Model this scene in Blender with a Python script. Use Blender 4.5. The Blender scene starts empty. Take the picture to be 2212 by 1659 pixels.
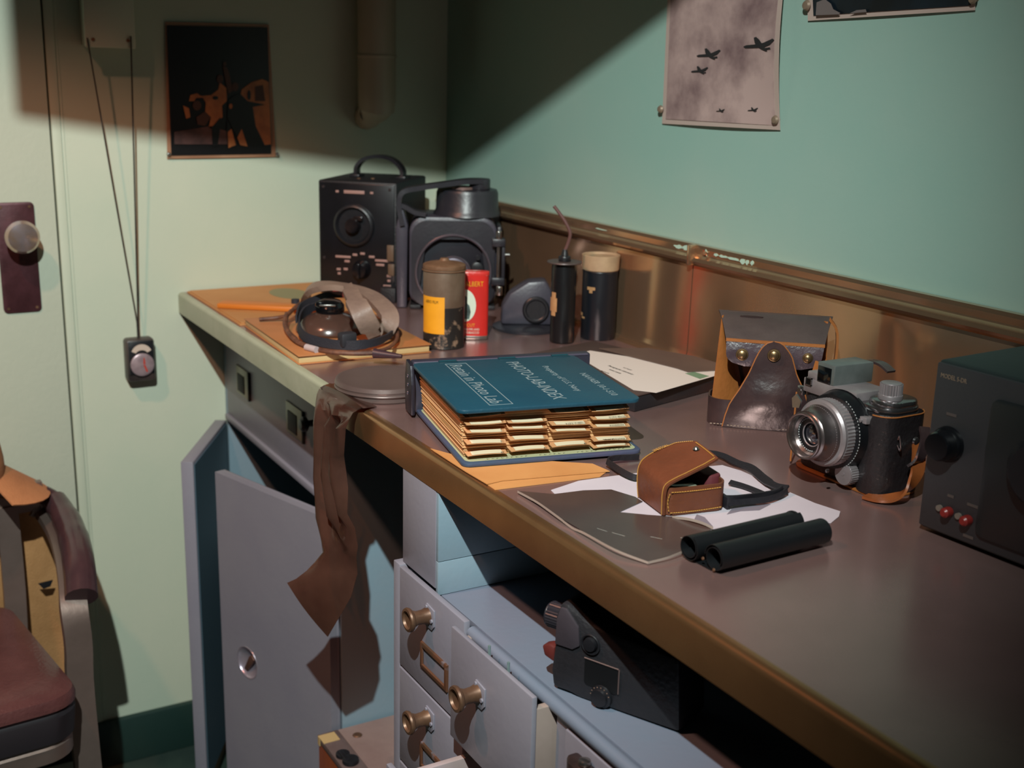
import bpy, bmesh, math, random
from mathutils import Vector, Matrix
random.seed(7)
SC = bpy.context.scene
COL = SC.collection
R = math.radians
V = Vector

# ---------------------------------------------------------------- camera frame
FPX = 2567.11
YAW, PIT, ROL = R(30.2983), R(14.8270), R(1.4785)
CAM = V((2.2394, -1.1361, 1.3814))
CT = 0.9564                                   # height of the worktop surface
_f = V((-math.cos(YAW)*math.cos(PIT), math.sin(YAW)*math.cos(PIT), -math.sin(PIT)))
_r = _f.cross(V((0, 0, 1))).normalized()
_u = _r.cross(_f)
_c, _s = math.cos(ROL), math.sin(ROL)
RT, UP, FW = _c*_r + _s*_u, -_s*_r + _c*_u, _f

def on(ax, val, x, y):
    """point of the room on the plane axis=val that the photograph shows at x, y"""
    d = (x-1106)*RT - (y-829.5)*UP + FPX*FW
    return CAM + d*((val-CAM[ax])/d[ax])
def ct(x, y, h=0.0):
    return on(2, CT+h, x, y)

# ---------------------------------------------------------------- materials
def srgb(h):
    h = h.lstrip('#'); o = []
    for i in (0, 2, 4):
        c = int(h[i:i+2], 16)/255
        o.append(c/12.92 if c <= .04045 else ((c+.055)/1.055)**2.4)
    return (*o, 1)
_mats = {}
def M(name, col, rough=.6, metal=0, var=None, vs=12, bump=0, bs=60, stretch=None, trans=0, alpha=1, coat=0, aniso=0, lo=.35, hi=.65, spec=.5, emit=None, see=None, seef=.4):
    if name in _mats: return _mats[name]
    m = bpy.data.materials.new(name); m.use_nodes = True
    nt = m.node_tree; b = nt.nodes['Principled BSDF']
    b.inputs['Base Color'].default_value = srgb(col)
    b.inputs['Roughness'].default_value = rough
    b.inputs['Metallic'].default_value = metal
    b.inputs['Specular IOR Level'].default_value = spec
    b.inputs['Transmission Weight'].default_value = trans
    b.inputs['Alpha'].default_value = alpha
    b.inputs['Coat Weight'].default_value = coat
    b.inputs['Coat Roughness'].default_value = .12
    b.inputs['Anisotropic'].default_value = aniso
    tc = nt.nodes.new('ShaderNodeTexCoord'); mp = nt.nodes.new('ShaderNodeMapping')
    nt.links.new(tc.outputs['Object'], mp.inputs['Vector'])
    if stretch: mp.inputs['Scale'].default_value = stretch
    if var:
        n = nt.nodes.new('ShaderNodeTexNoise'); n.inputs['Scale'].default_value = vs; n.inputs['Detail'].default_value = 6
        n.inputs['Roughness'].default_value = .6
        nt.links.new(mp.outputs['Vector'], n.inputs['Vector'])
        rp = nt.nodes.new('ShaderNodeValToRGB'); rp.color_ramp.elements[0].position = lo; rp.color_ramp.elements[1].position = hi
        rp.color_ramp.elements[0].color = srgb(col); rp.color_ramp.elements[1].color = srgb(var)
        nt.links.new(n.outputs['Fac'], rp.inputs['Fac']); nt.links.new(rp.outputs['Color'], b.inputs['Base Color'])
    if bump:
        n2 = nt.nodes.new('ShaderNodeTexNoise'); n2.inputs['Scale'].default_value = bs; n2.inputs['Detail'].default_value = 4
        nt.links.new(mp.outputs['Vector'], n2.inputs['Vector'])
        bp = nt.nodes.new('ShaderNodeBump'); bp.inputs['Strength'].default_value = bump; bp.inputs['Distance'].default_value = .002
        nt.links.new(n2.outputs['Fac'], bp.inputs['Height']); nt.links.new(bp.outputs['Normal'], b.inputs['Normal'])
    if emit:
        b.inputs['Emission Color'].default_value = srgb(col); b.inputs['Emission Strength'].default_value = emit
    if see:
        tr = nt.nodes.new('ShaderNodeBsdfTransparent'); tr.inputs['Color'].default_value = srgb(see)
        mx = nt.nodes.new('ShaderNodeMixShader'); mx.inputs['Fac'].default_value = seef
        nt.links.new(b.outputs['BSDF'], mx.inputs[1]); nt.links.new(tr.outputs['BSDF'], mx.inputs[2])
        nt.links.new(mx.outputs['Shader'], nt.nodes['Material Output'].inputs['Surface'])
    _mats[name] = m
    return m

# ---------------------------------------------------------------- mesh builder
class MB:
    def __init__(s): s.bm = bmesh.new()
    def add(s, t, mi=0, M4=None):
        if M4 is not None: bmesh.ops.transform(t, matrix=M4, verts=t.verts)
        for f in t.faces: f.material_index = mi
        me = bpy.data.meshes.new('tmp'); t.to_mesh(me); t.free()
        s.bm.from_mesh(me); bpy.data.meshes.remove(me); return s
    def box(s, c, d, bev=0, rot=None, mi=0, seg=2):
        t = bmesh.new(); bmesh.ops.create_cube(t, size=1)
        bmesh.ops.scale(t, vec=V(d), verts=t.verts)
        if bev: bmesh.ops.bevel(t, geom=t.edges[:], offset=min(bev, min(d)*.49), segments=seg, affect='EDGES', profile=.5)
        m = Matrix.Translation(V(c)) @ (rot.to_4x4() if rot is not None else Matrix())
        return s.add(t, mi, m)
    def bx(s, a, b, bev=0, mi=0, seg=2):          # from corner to corner
        a, b = V(a), V(b)
        return s.box((a+b)/2, [abs(b[i]-a[i]) for i in range(3)], bev, mi=mi, seg=seg)
    def cyl(s, p0, p1, r0, r1=None, seg=32, bev=0, mi=0):
        p0, p1 = V(p0), V(p1); d = p1-p0; L = d.length
        t = bmesh.new(); bmesh.ops.create_cone(t, cap_ends=True, segments=seg, radius1=r0, radius2=r0 if r1 is None else r1, depth=L)
        if bev:
            ed = [e for e in t.edges if len(e.link_faces) == 2 and any(len(f.verts) > 4 for f in e.link_faces)]
            bmesh.ops.bevel(t, geom=ed, offset=bev, segments=2, affect='EDGES', profile=.5)
        q = V((0, 0, 1)).rotation_difference(d.normalized())
        return s.add(t, mi, Matrix.Translation((p0+p1)/2) @ q.to_matrix().to_4x4())
    def lathe(s, prof, c=(0, 0, 0), ax=(0, 0, 1), seg=48, mi=0, sx=1, sy=1, gear=0, gn=0):
        t = bmesh.new(); rings = []
        for r, z in prof:
            if r < 1e-6: rings.append([t.verts.new((0, 0, z))]); continue
            ring = []
            for i in range(seg):
                a = 2*math.pi*i/seg; ring.append(t.verts.new((r*math.cos(a)*sx, r*math.sin(a)*sy, z)))
            rings.append(ring)
        for a, b in zip(rings, rings[1:]):
            for i in range(seg):
                j = (i+1) % seg
                if len(a) == 1 and len(b) == 1: continue
                if len(a) == 1: t.faces.new((a[0], b[i], b[j]))
                elif len(b) == 1: t.faces.new((a[i], a[j], b[0]))
                else: t.faces.new((a[i], a[j], b[j], b[i]))
        bmesh.ops.recalc_face_normals(t, faces=t.faces)
        q = V((0, 0, 1)).rotation_difference(V(ax).normalized())
        return s.add(t, mi, Matrix.Translation(V(c)) @ q.to_matrix().to_4x4())
    def knurl(s, c, ax, r, h, n=36, dep=.0008, mi=0):
        t = bmesh.new(); lo, hi = [], []
        for i in range(n*2):
            a = math.pi*i/n; rr = r if i % 2 else r-dep
            lo.append(t.verts.new((rr*math.cos(a), rr*math.sin(a), 0))); hi.append(t.verts.new((rr*math.cos(a), rr*math.sin(a), h)))
        k = n*2
        for i in range(k): t.faces.new((lo[i], lo[(i+1) % k], hi[(i+1) % k], hi[i]))
        t.faces.new(hi); t.faces.new(lo[::-1])
        q = V((0, 0, 1)).rotation_difference(V(ax).normalized())
        return s.add(t, mi, Matrix.Translation(V(c)) @ q.to_matrix().to_4x4())
    def torus(s, c, ax, r, rr, seg=48, ms=10, mi=0, sx=1, sy=1):
        prof = [(r+rr*math.cos(2*math.pi*k/ms), rr*math.sin(2*math.pi*k/ms)) for k in range(ms+1)]
        return s.lathe(prof, c, ax, seg, mi, sx, sy)
    def tube(s, pts, r, seg=8, mi=0, sub=0):
        pts = [V(p) for p in pts]
        if sub: pts = smooth(pts, sub)
        n = len(pts); rs = r if isinstance(r, (list, tuple)) else [r]*n
        if len(rs) != n: rs = [rs[min(len(rs)-1, int(i*len(rs)/n))] for i in range(n)]
        t = bmesh.new(); rings = []; up = None
        for i, p in enumerate(pts):
            d = (pts[min(i+1, n-1)]-pts[max(i-1, 0)]).normalized()
            if up is None: up = d.orthogonal().normalized()
            up = (up-d*up.dot(d)).normalized(); w = d.cross(up)
            rings.append([t.verts.new(p+rs[i]*(math.cos(2*math.pi*k/seg)*up+math.sin(2*math.pi*k/seg)*w)) for k in range(seg)])
        for a, b in zip(rings, rings[1:]):
            for k in range(seg): t.faces.new((a[k], a[(k+1) % seg], b[(k+1) % seg], b[k]))
        t.faces.new(rings[0][::-1]); t.faces.new(rings[-1])
        bmesh.ops.recalc_face_normals(t, faces=t.faces)
        return s.add(t, mi)
    def ribbon(s, pts, side, w, th, mi=0, sub=0):
        """flat strap: side = width direction (one vector or one per point)"""
        pts = [V(p) for p in pts]
        sd = [V(side)]*len(pts) if not isinstance(side[0], (list, tuple, Vector)) else [V(x) for x in side]
        if sub: pts = smooth(pts, sub); sd = smooth(sd, sub)
        n = len(pts); ws = [w]*n if not isinstance(w, (list, tuple)) else [w[int(i*(len(w)-1)/(n-1)+.5)] for i in range(n)]
        t = bmesh.new(); rings = []
        for i, p in enumerate(pts):
            d = (pts[min(i+1, n-1)]-pts[max(i-1, 0)]).normalized()
            a = (sd[i]-d*sd[i].dot(d)).normalized(); b = d.cross(a)
            rings.append([t.verts.new(p+a*x*ws[i]/2+b*y*th/2) for x, y in ((-1, -1), (1, -1), (1, 1), (-1, 1))])
        for a, b in zip(rings, rings[1:]):
            for k in range(4): t.faces.new((a[k], a[(k+1) % 4], b[(k+1) % 4], b[k]))
        t.faces.new(rings[0][::-1]); t.faces.new(rings[-1])
        bmesh.ops.recalc_face_normals(t, faces=t.faces)
        return s.add(t, mi)
    def prism(s, poly, z0, z1, M4=None, bev=0, mi=0):
        t = bmesh.new(); a = [t.verts.new((x, y, z0)) for x, y in poly]; b = [t.verts.new((x, y, z1)) for x, y in poly]
        n = len(poly)
        t.faces.new(a[::-1]); t.faces.new(b)
        for i in range(n): t.faces.new((a[i], a[(i+1) % n], b[(i+1) % n], b[i]))
        bmesh.ops.recalc_face_normals(t, faces=t.faces)
        if bev: bmesh.ops.bevel(t, geom=t.edges[:], offset=bev, segments=2, affect='EDGES', profile=.5)
        return s.add(t, mi, M4)
    def loft(s, secs, mi=0, cap=True):
        """sections with the same number of points"""
        t = bmesh.new(); rings = [[t.verts.new(V(p)) for p in sec] for sec in secs]; n = len(rings[0])
        for a, b in zip(rings, rings[1:]):
            for k in range(n): t.faces.new((a[k], a[(k+1) % n], b[(k+1) % n], b[k]))
        if cap: t.faces.new(rings[0][::-1]); t.faces.new(rings[-1])
        bmesh.ops.recalc_face_normals(t, faces=t.faces)
        return s.add(t, mi)
    def sheet(s, rows, th=.0004, mi=0):
        t = bmesh.new(); g = [[t.verts.new(V(p)) for p in r] for r in rows]
        for a, b in zip(g, g[1:]):
            for k in range(len(a)-1): t.faces.new((a[k], a[k+1], b[k+1], b[k]))
        bmesh.ops.recalc_face_normals(t, faces=t.faces)
        bmesh.ops.solidify(t, geom=t.faces[:], thickness=th)
        return s.add(t, mi)
    def face(s, pts, mi=0):
        t = bmesh.new(); t.faces.new([t.verts.new(V(p)) for p in pts]); return s.add(t, mi)

def smooth(pts, k):
    out = []; n = len(pts)
    for i in range(n-1):
        p0, p1, p2, p3 = pts[max(i-1, 0)], pts[i], pts[i+1], pts[min(i+2, n-1)]
        for j in range(k):
            t = j/k
            out.append(.5*((2*p1)+(p2-p0)*t+(2*p0-5*p1+4*p2-p3)*t*t+(3*p1-p0-3*p2+p3)*t*t*t))
    out.append(pts[-1]); return out
def rrect(x0, y0, x1, y1, r, k=5):
    o = []
    for cx, cy, a0 in ((x1-r, y0+r, -90), (x1-r, y1-r, 0), (x0+r, y1-r, 90), (x0+r, y0+r, 180)):
        for i in range(k+1):
            a = R(a0+90*i/k); o.append((cx+r*math.cos(a), cy+r*math.sin(a)))
    return o

def tag(o, label=None, cat=None, group=None, kind=None):
    if label: o['label'] = label
    if cat: o['category'] = cat
    if group: o['group'] = group
    if kind: o['kind'] = kind
    return o
def obj(name, mb, mats, parent=None, loc=None, rz=0, sharp=32):
    me = bpy.data.meshes.new(name); mb.bm.to_mesh(me); mb.bm.free()
    for m in (mats if isinstance(mats, (list, tuple)) else [mats]): me.materials.append(m)
    me.shade_smooth(); me.set_sharp_from_angle(angle=R(sharp))
    o = bpy.data.objects.new(name, me); COL.objects.link(o)
    if parent: o.parent = parent
    if loc is not None: o.location = loc
    if rz: o.rotation_euler.z = R(rz)
    return o
def objs(name, mb, mats, parent=None, sharp=32):
    """every separate piece of the mesh becomes an object of its own"""
    bm = mb.bm; bm.verts.index_update(); bm.verts.ensure_lookup_table(); seen = set(); out = []
    for v0 in bm.verts:
        if v0.index in seen: continue
        isl = []; st = [v0]; seen.add(v0.index)
        while st:
            v = st.pop(); isl.append(v)
            for e in v.link_edges:
                w = e.other_vert(v)
                if w.index not in seen: seen.add(w.index); st.append(w)
        mp = {v.index: i for i, v in enumerate(isl)}; fs = {f for v in isl for f in v.link_faces}
        me = bpy.data.meshes.new(name); me.from_pydata([v.co[:] for v in isl], [], [[mp[v.index] for v in f.verts] for f in fs])
        for m in (mats if isinstance(mats, (list, tuple)) else [mats]): me.materials.append(m)
        me.shade_smooth(); me.set_sharp_from_angle(angle=R(sharp))
        o = bpy.data.objects.new(name, me); COL.objects.link(o); o.parent = parent; out.append(o)
    bm.free(); return out
def thing(name, label, cat, loc=(0, 0, 0), rz=0, group=None):
    o = bpy.data.objects.new(name, None); COL.objects.link(o); o.empty_display_size = .02
    o.location = loc; o.rotation_euler.z = R(rz)
    return tag(o, label, cat, group)
def text(name, s, size, mat, parent, p, xd, yd, sx=1, ext=.0001, align='LEFT', spacing=1):
    """lettering: xd reading direction, yd direction of the letters' tops (local to parent)"""
    cu = bpy.data.curves.new(name, 'FONT'); cu.body = s; cu.size = size; cu.extrude = ext; cu.align_x = align
    cu.resolution_u = 2; cu.space_character = spacing
    tmp = bpy.data.objects.new('tmp', cu); me = bpy.data.meshes.new_from_object(tmp)
    bpy.data.objects.remove(tmp); bpy.data.curves.remove(cu)
    me.name = name; me.materials.clear(); me.materials.append(mat)
    xd, yd = V(xd).normalized(), V(yd).normalized(); zd = xd.cross(yd)
    m = Matrix((xd*sx, yd, zd)).transposed().to_4x4(); m.translation = V(p)
    me.transform(m)
    o = bpy.data.objects.new(name, me); COL.objects.link(o); o.parent = parent
    return o
def dup(root, loc=None, rz=None, label=None):
    r = root.copy(); COL.objects.link(r)
    if loc is not None: r.location = loc
    if rz is not None: r.rotation_euler.z = R(rz)
    if label: r['label'] = label
    for c in list(root.children):
        k = c.copy(); COL.objects.link(k); k.parent = r
        for g in c.children:
            q = g.copy(); COL.objects.link(q); q.parent = k
    return r
def loc_of(t, p):
    """world point -> local coordinates of a thing placed by location and rotation_euler.z"""
    d = V(p)-t.location; a = -t.rotation_euler.z
    return V((d.x*math.cos(a)-d.y*math.sin(a), d.x*math.sin(a)+d.y*math.cos(a), d.z))
# ================================================================ materials
mint = M('wall_green_lit', 'C0C8B4', .55, var='B8C4B0', vs=3, bump=.1, bs=140)  # wall green, paler with the light on the back wall put in
sea = M('wall_green_grazing', '8EAEA2', .5, var='98B0A4', vs=2.5, bump=.1, bs=140)  # same wall green, tealer with the grazing light put in
doorp = M('door_paint', 'BCC2B0', .5, var='B6BEAC', vs=3, bump=.2, bs=120)
darkgreen = M('dark_green_base', '17302B', .5, bump=.2)
floorm = M('floor_lino', '2A3834', .45, var='36443C', vs=9, bump=.15)
gap = M('dark_gap', '15140F', .9)
steel = M('steel_top_warm_tint', 'A88884', .25, .68, var='967A76', vs=4, bump=.06, bs=18)  # warm room light tinted into the steel's base colour
steelb = M('steel_splash_warm_tint', 'D0A888', .15, .86, var='BC9878', vs=3, bump=.05, bs=14)  # warm reflections tinted into the splashback steel
lipm = M('steel_lip_warm_tint', 'B48A60', .24, .84, var='9C7450', vs=5, bump=.05, bs=16)  # golden reflections along the lip tinted into its base colour
greyp = M('grey_cabinet_paint', '84828C', .42, var='7E7C88', vs=6, bump=.12, bs=110)
greycool = M('grey_cabinet_cool_lit', '7C96A4', .42, var='8294A0', vs=6, bump=.12, bs=110)  # the cabinet grey again, with the cool lamp's blue cast in the colour
shelfp = M('shelf_top_cool_lit', '68798A', .38, var='727686', vs=3, bump=.12, bs=110)  # cabinet grey with the blue and lavender of the lamp light mixed in
oliv = M('drawer_paint', '9A9C8C', .5, var='8E9082', vs=6, bump=.3, bs=90)
blackm = M('black_metal', '15161A', .38, .0, var='1E1E22', vs=14, bump=.2, bs=120)
blackmat = M('black_crackle', '17171B', .55, bump=.5, bs=240)
brass = M('dull_brass', '7A5C46', .42, .45, var='5C4232', vs=30)
chrome = M('worn_chrome', 'B4B0AC', .22, .95, var='8C8884', vs=25)
alum = M('brushed_aluminium', '94827A', .42, .75, var='84746C', vs=8, bump=.2)
# ================================================================ the room
CEIL = 2.42
b = MB()
b.bx((-.12, -.752, 0), (0, .12, CEIL)); b.bx((-.12, -2.6, 0), (-.012, -.752, CEIL))
tag(obj('wall_back', b, mint), kind='structure')
b = MB(); b.bx((0, 0, 0), (3.6, .12, CEIL)); tag(obj('wall_right', b, sea), kind='structure')
b = MB(); b.bx((-.12, -2.6, -.1), (3.6, .12, 0)); tag(obj('floor', b, floorm), kind='structure')
b = MB(); b.bx((-.12, -2.6, CEIL), (3.6, .12, CEIL+.1)); tag(obj('ceiling', b, M('ceiling_paint', '8A8C80', .6, bump=.2)), kind='structure')
b = MB(); b.bx((-.12, -2.72, -.1), (3.6, -2.6, CEIL+.1)); tag(obj('wall_left', b, M('far_wall_paint', '8C7A5C', .6, bump=.2)), kind='structure')
b = MB(); b.bx((0, -.7715, 0), (.014, -.49, .1), .003); tag(obj('baseboard_back', b, darkgreen), kind='structure')
# door leaf, the jamb strip and their joints
d = tag(bpy.data.objects.new('door_1', None), 'pale green painted steel door with brown lock plate at the left wall', None, None, 'structure')
COL.objects.link(d)
b = MB(); b.bx((-.012, -1.62, .03), (.004, -.7765, 2.05), .002); obj('door_leaf', b, doorp, d)
b = MB(); b.bx((.004, -1.62, .03), (.008, -.777, .1), .001); obj('kick_plate', b, M('kick_black', '0C100F', .5), d)
b = MB(); b.bx((-.012, -.7735, 0), (.0045, -.7575, 2.06), .002); b.bx((-.012, -.7573, 0), (.0015, -.752, 2.06), .001)
tag(obj('trim_1', b, mint), kind='structure')
b = MB(); b.bx((-.0125, -.7775, 0), (-.0115, -.7725, 2.06)); obj('joint', b, gap, d)
plate = MB()
pl = [on(0, .006, x, y) for x, y in ((-8, 437), (75, 435), (88, 672), (8, 676))]
plate.prism(rrect(-.876, .941, -.8125, 1.136, .008), 0, .004, Matrix(((0, 0, 1, .004), (1, 0, 0, 0), (0, 1, 0, 0), (0, 0, 0, 1))), .0012)
po = obj('lock_plate', plate, M('brown_lock_plate', '57343A', .45, .4, var='43262A', vs=22, bump=.3), d)
k = on(0, .055, 48, 512)
b = MB(); b.lathe([(.0, .0), (.013, 0), (.012, .018), (.010, .028), (.021, .034), (.0285, .046), (.0285, .053), (.024, .060), (.012, .0625), (0, .063)], (.006, k.y, k.z), (1, 0, 0), 40)
kb = obj('door_knob', b, M('knob_metal', 'C4B8BC', .16, .8, var='C4A890', vs=30), d)
b = MB()
for y, z in ((-.868, 1.128), (-.8205, 1.128), (-.868, .949), (-.8205, .949)): b.cyl((.0075, y, z), (.0092, y, z), .0025, seg=12)
objs('plate_screw', b, brass, d)

# painted box high on the wall, with a vertical conduit beside it
p1, p2 = on(0, .045, 187, 98), on(0, .045, 288, 101)
t = thing('cord_box', 'green painted wall box at the top edge holding the hanging meter cord', 'box', (0, p1.y, p1.z))
b = MB(); b.bx((0.0, 0, 0), (.045, p2.y-p1.y, .2), .002); obj('box_body', b, mint, t)
b = MB(); b.bx((.045, -.003, -.003), (.052, p2.y-p1.y+.003, .203), .002); obj('cover_plate', b, mint, t)
b = MB()
for q in ((.01, .01), (p2.y-p1.y-.01, .01)): b.cyl((.052, q[0], q[1]), (.0535, q[0], q[1]), .003, seg=12)
objs('cover_screw', b, M('rust_spot', '7A5236', .7), t)

# light meter on its cord
a1, a2 = on(0, .056, 190, 108), on(0, .056, 284, 104)
mt = on(0, .02, 297, 730); mb_ = on(0, .02, 306, 820)
t = thing('light_meter', 'small black light meter hanging on a long cord against the green wall', 'light meter', (0, (mt.y+mb_.y)/2, mb_.z))
hh = mt.z-mb_.z
b = MB(); b.box((.019, 0, hh/2), (.032, .052, hh), .006); obj('meter_body', b, M('meter_brown', '4A3C38', .4, var='2C2626', vs=20), t)
b = MB(); b.box((.0365, 0, hh*.58), (.004, .046, hh*.78), .0015); obj('meter_face', b, blackm, t)
b = MB()
arc = [(.019*math.cos(R(a)), .019*math.sin(R(a))) for a in range(20, 161, 10)]+[(.011*math.cos(R(a)), .008*math.sin(R(a))) for a in range(160, 19, -20)]
b.prism(arc, 0, .001, Matrix(((0, 0, 1, .0385), (1, 0, 0, 0), (0, 1, 0, hh*.66), (0, 0, 0, 1))))
obj('scale_window', b, M('scale_cream', 'C9B7A8', .4), t)
b = MB(); b.lathe([(0, 0), (.0215, 0), (.0215, .004), (.019, .0055), (0, .0055)], (.0385, 0, hh*.42), (1, 0, 0), 36)
dl = obj('dial', b, M('dial_pink', 'A89498', .35, .3, var='8A787E', vs=60), t)
b = MB(); b.prism([(-.002, 0), (.002, 0), (.001, .012), (-.001, .012)], 0, .0006, Matrix(((0, 0, 1, .0441), (1, 0, 0, .003), (0, 1, 0, hh*.44), (0, 0, 0, 1))))
b.prism([(-.002, 0), (.0015, 0), (.006, -.013), (.003, -.014)], 0, .0006, Matrix(((0, 0, 1, .0441), (1, 0, 0, .003), (0, 1, 0, hh*.42), (0, 0, 0, 1))))
obj('dial_mark', b, M('dial_red', 'B03A2A', .5), dl)
b = MB()
top = V((.02, 0, hh)); L1, L2 = a1-t.location, a2-t.location
b.tube([top+V((0, -.001, -.002)), top+V((.0, -.001, .03)), L1*.5+top*.5+V((0, .002, 0)), L1+V((0, 0, .02))], .0014, 6)
b.tube([top+V((0, .001, -.002)), top+V((.0, .001, .03)), L2+V((0, 0, .02))], .0016, 6)
obj('cord', b, M('cord_black', '2A2622', .7), t)

# conduit in the corner
pc = on(0, .06, 814, 60)
t = thing('wall_conduit', 'painted vertical conduit pipe with a collar high on the back wall near the corner', 'pipe', (.06, pc.y, 1.2))
z0, z1, zc = on(0, .06, 814, 262).z-1.2, 1.2, on(0, .06, 814, 120).z-1.2
b = MB(); b.cyl((0, 0, zc-.002), (0, 0, z1), .0365, seg=40); obj('pipe', b, M('conduit_paint', 'A59C88', .45, bump=.2), t)
b = MB(); b.cyl((0, 0, zc-.004), (0, 0, zc+.002), .038, seg=40, bev=.001)
b.tube([(0, 0, zc), (0, 0, zc-.05), (-.001, 0, zc-.1), (-.012, 0, z0+.035), (-.036, 0, z0+.012), (-.056, 0, z0+.005)], [.0365, .0365, .0345, .03, .026, .024], 28, sub=5)
obj('pipe_elbow', b, M('conduit_paint'[:], 'A59C88'), t)

# photographs pinned to the walls
paper = M('photo_paper', 'C4A896', .5, var='B89C8A', vs=12)
def Q(poly, fn): return [fn(x, y) for x, y in poly]
# back wall: figures before a tent at night
c0 = on(0, 0, 358, 48)
t = thing('pinned_photograph', 'dark framed print of two standing figures pinned on the back wall', 'photograph', (0, on(0, 0, 478, 340).y, on(0, 0, 478, 342).z))
def wb(x, y, off): return on(0, off, x, y)-t.location
b = MB()
cn = [wb(*p, .004) for p in ((357, 47), (581, 53), (596, 339), (361, 343))]
def quad_sheet(mb, cs, n=10, bulge=.003, ax=V((1, 0, 0)), th=.0006, mi=0):
    rows = []
    for i in range(n+1):
        u = i/n; l = cs[0].lerp(cs[3], u); r = cs[1].lerp(cs[2], u); rows.append([l.lerp(r, j/n)+ax*bulge*(math.sin(math.pi*j/n)*.6+math.sin(math.pi*u)*.4) for j in range(n+1)])
    mb.sheet(rows, th, mi)
quad_sheet(b, cn, bulge=.002); obj('paper_sheet', b, M('print_border', 'A77F62', .45, var='93694E', vs=9), t)
b = MB()
cn = [wb(*p, .0062) for p in ((360, 55), (578, 59), (586, 332), (370, 336))]
quad_sheet(b, cn, bulge=.002, th=.0003)
def pp(poly, mi, off): b.face([wb(x, y, off) for x, y in poly], mi)
S = 700/2212
def zz(pts): return [(x*S, y*S) for x, y in pts]
O = .0095
pp(zz([(1650, 610), (1720, 560), (1790, 540), (1835, 560), (1850, 985), (1800, 990), (1740, 860), (1700, 720), (1640, 660)]), 1, O)
pp(zz([(1290, 690), (1300, 650), (1345, 636), (1370, 655), (1440, 650), (1490, 612), (1500, 560), (1525, 585), (1545, 600), (1548, 690), (1515, 720), (1520, 800), (1480, 830), (1450, 880), (1425, 870), (1440, 800), (1400, 770), (1405, 700), (1385, 668), (1340, 668), (1325, 690)]), 1, O)
pp(zz([(1250, 720), (1290, 740), (1300, 800), (1270, 810)]), 1, O)
pp(zz([(1190, 900), (1440, 860), (1560, 900), (1560, 985), (1190, 985)]), 2, O)
pp(zz([(1740, 590), (1795, 580), (1810, 690), (1740, 690)]), 3, O+.0006)
pp(zz([(1560, 680), (1600, 650), (1640, 640), (1690, 690), (1810, 715), (1725, 730), (1745, 860), (1810, 995), (1640, 985), (1590, 880), (1550, 800)]), 0, O+.001)
pp(zz([(1445, 870), (1505, 800), (1500, 890), (1485, 1000), (1450, 1000)]), 0, O+.001)
def ell(cx, cy, rx, ry, mi, off):
    pp(zz([(cx+rx*math.cos(R(a)), cy+ry*math.sin(R(a))) for a in range(0, 360, 30)]), mi, off)
ell(1502, 540, 22, 30, 3, O+.0012); ell(1606, 592, 22, 30, 3, O+.0016); ell(1535, 436, 12, 16, 3, O+.0012); ell(1700, 650, 12, 34, 0, O+.0016)
ell(1345, 720, 30, 34, 3, O+.001); ell(1470, 668, 20, 12, 0, O+.001); ell(1575, 725, 12, 18, 1, O+.0018)
pp(zz([(1340, 800), (1400, 760), (1440, 800), (1400, 860), (1350, 850)]), 3, O+.0004)
pp(zz([(1550, 820), (1575, 860), (1580, 990), (1555, 1000), (1545, 900)]), 0, O+.001)
pp(zz([(1550, 460), (1565, 500), (1590, 620), (1560, 640), (1540, 560), (1520, 450)]), 3, O+.001)
pp(zz([(1555, 900), (1580, 880), (1610, 990), (1560, 1010)]), 1, O+.0014)
pp(zz([(1620, 940), (1650, 880), (1690, 1000), (1640, 990)]), 1, O+.0014)
obj('print_image', b, [M('print_black', '0B0B0D', .35), M('print_warm_lit', 'B8743E', .4, var='905830', vs=30), M('print_mauve', '5C403C', .45, var='3A2826', vs=30), M('print_brown', '4A2C20', .45)], t)  # orange of the figures is the warm lamp's light put into the print

# right wall: aircraft over clouds, lower right edge curling off the wall
def wr(x, y, off): return on(1, -off, x, y)
t = thing('aircraft_photograph', 'curling black and white photograph of five aircraft in cloudy sky on right wall', 'photograph', (.73, 0, 1.31))
def wl(x, y, off): return wr(x, y, off)-t.location
b = MB(); rows = []
for i in range(13):
    u = i/12; row = []
    for j in range(13):
        v = j/12
        x = (1446-16*u)*(1-v)+(1700-15*u+10*math.sin(math.pi*u)*-1)*v; y = -95+362*u+(8+6*u)*v
        row.append(wl(x, y, .003+.016*v**4*math.sin(math.pi*min(1, u*1.02))+.004*math.sin(math.pi*v)))
    rows.append(row)
b.sheet(rows, .0005)
obj('paper_sheet', b, M('aircraft_paper', 'B8A096', .5), t)
b = MB(); rows2 = []
for i in range(13):
    u = i/12; row = []
    for j in range(13):
        v = j/12
        x = (1452-14*u)*(1-v)+(1690-15*u-10*math.sin(math.pi*u))*v; y = -87+344*u+(8+6*u)*v
        v2 = .03+v*.93
        row.append(wl(x, y, .0042+.016*v2**4*math.sin(math.pi*min(1, u*1.02))+.004*math.sin(math.pi*v2)))
    rows2.append(row)
b.sheet(rows2, .0003)
sky = M('cloud_print', '6A5052', .5, var='BA9C96', vs=7, lo=.36, hi=.6)
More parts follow.
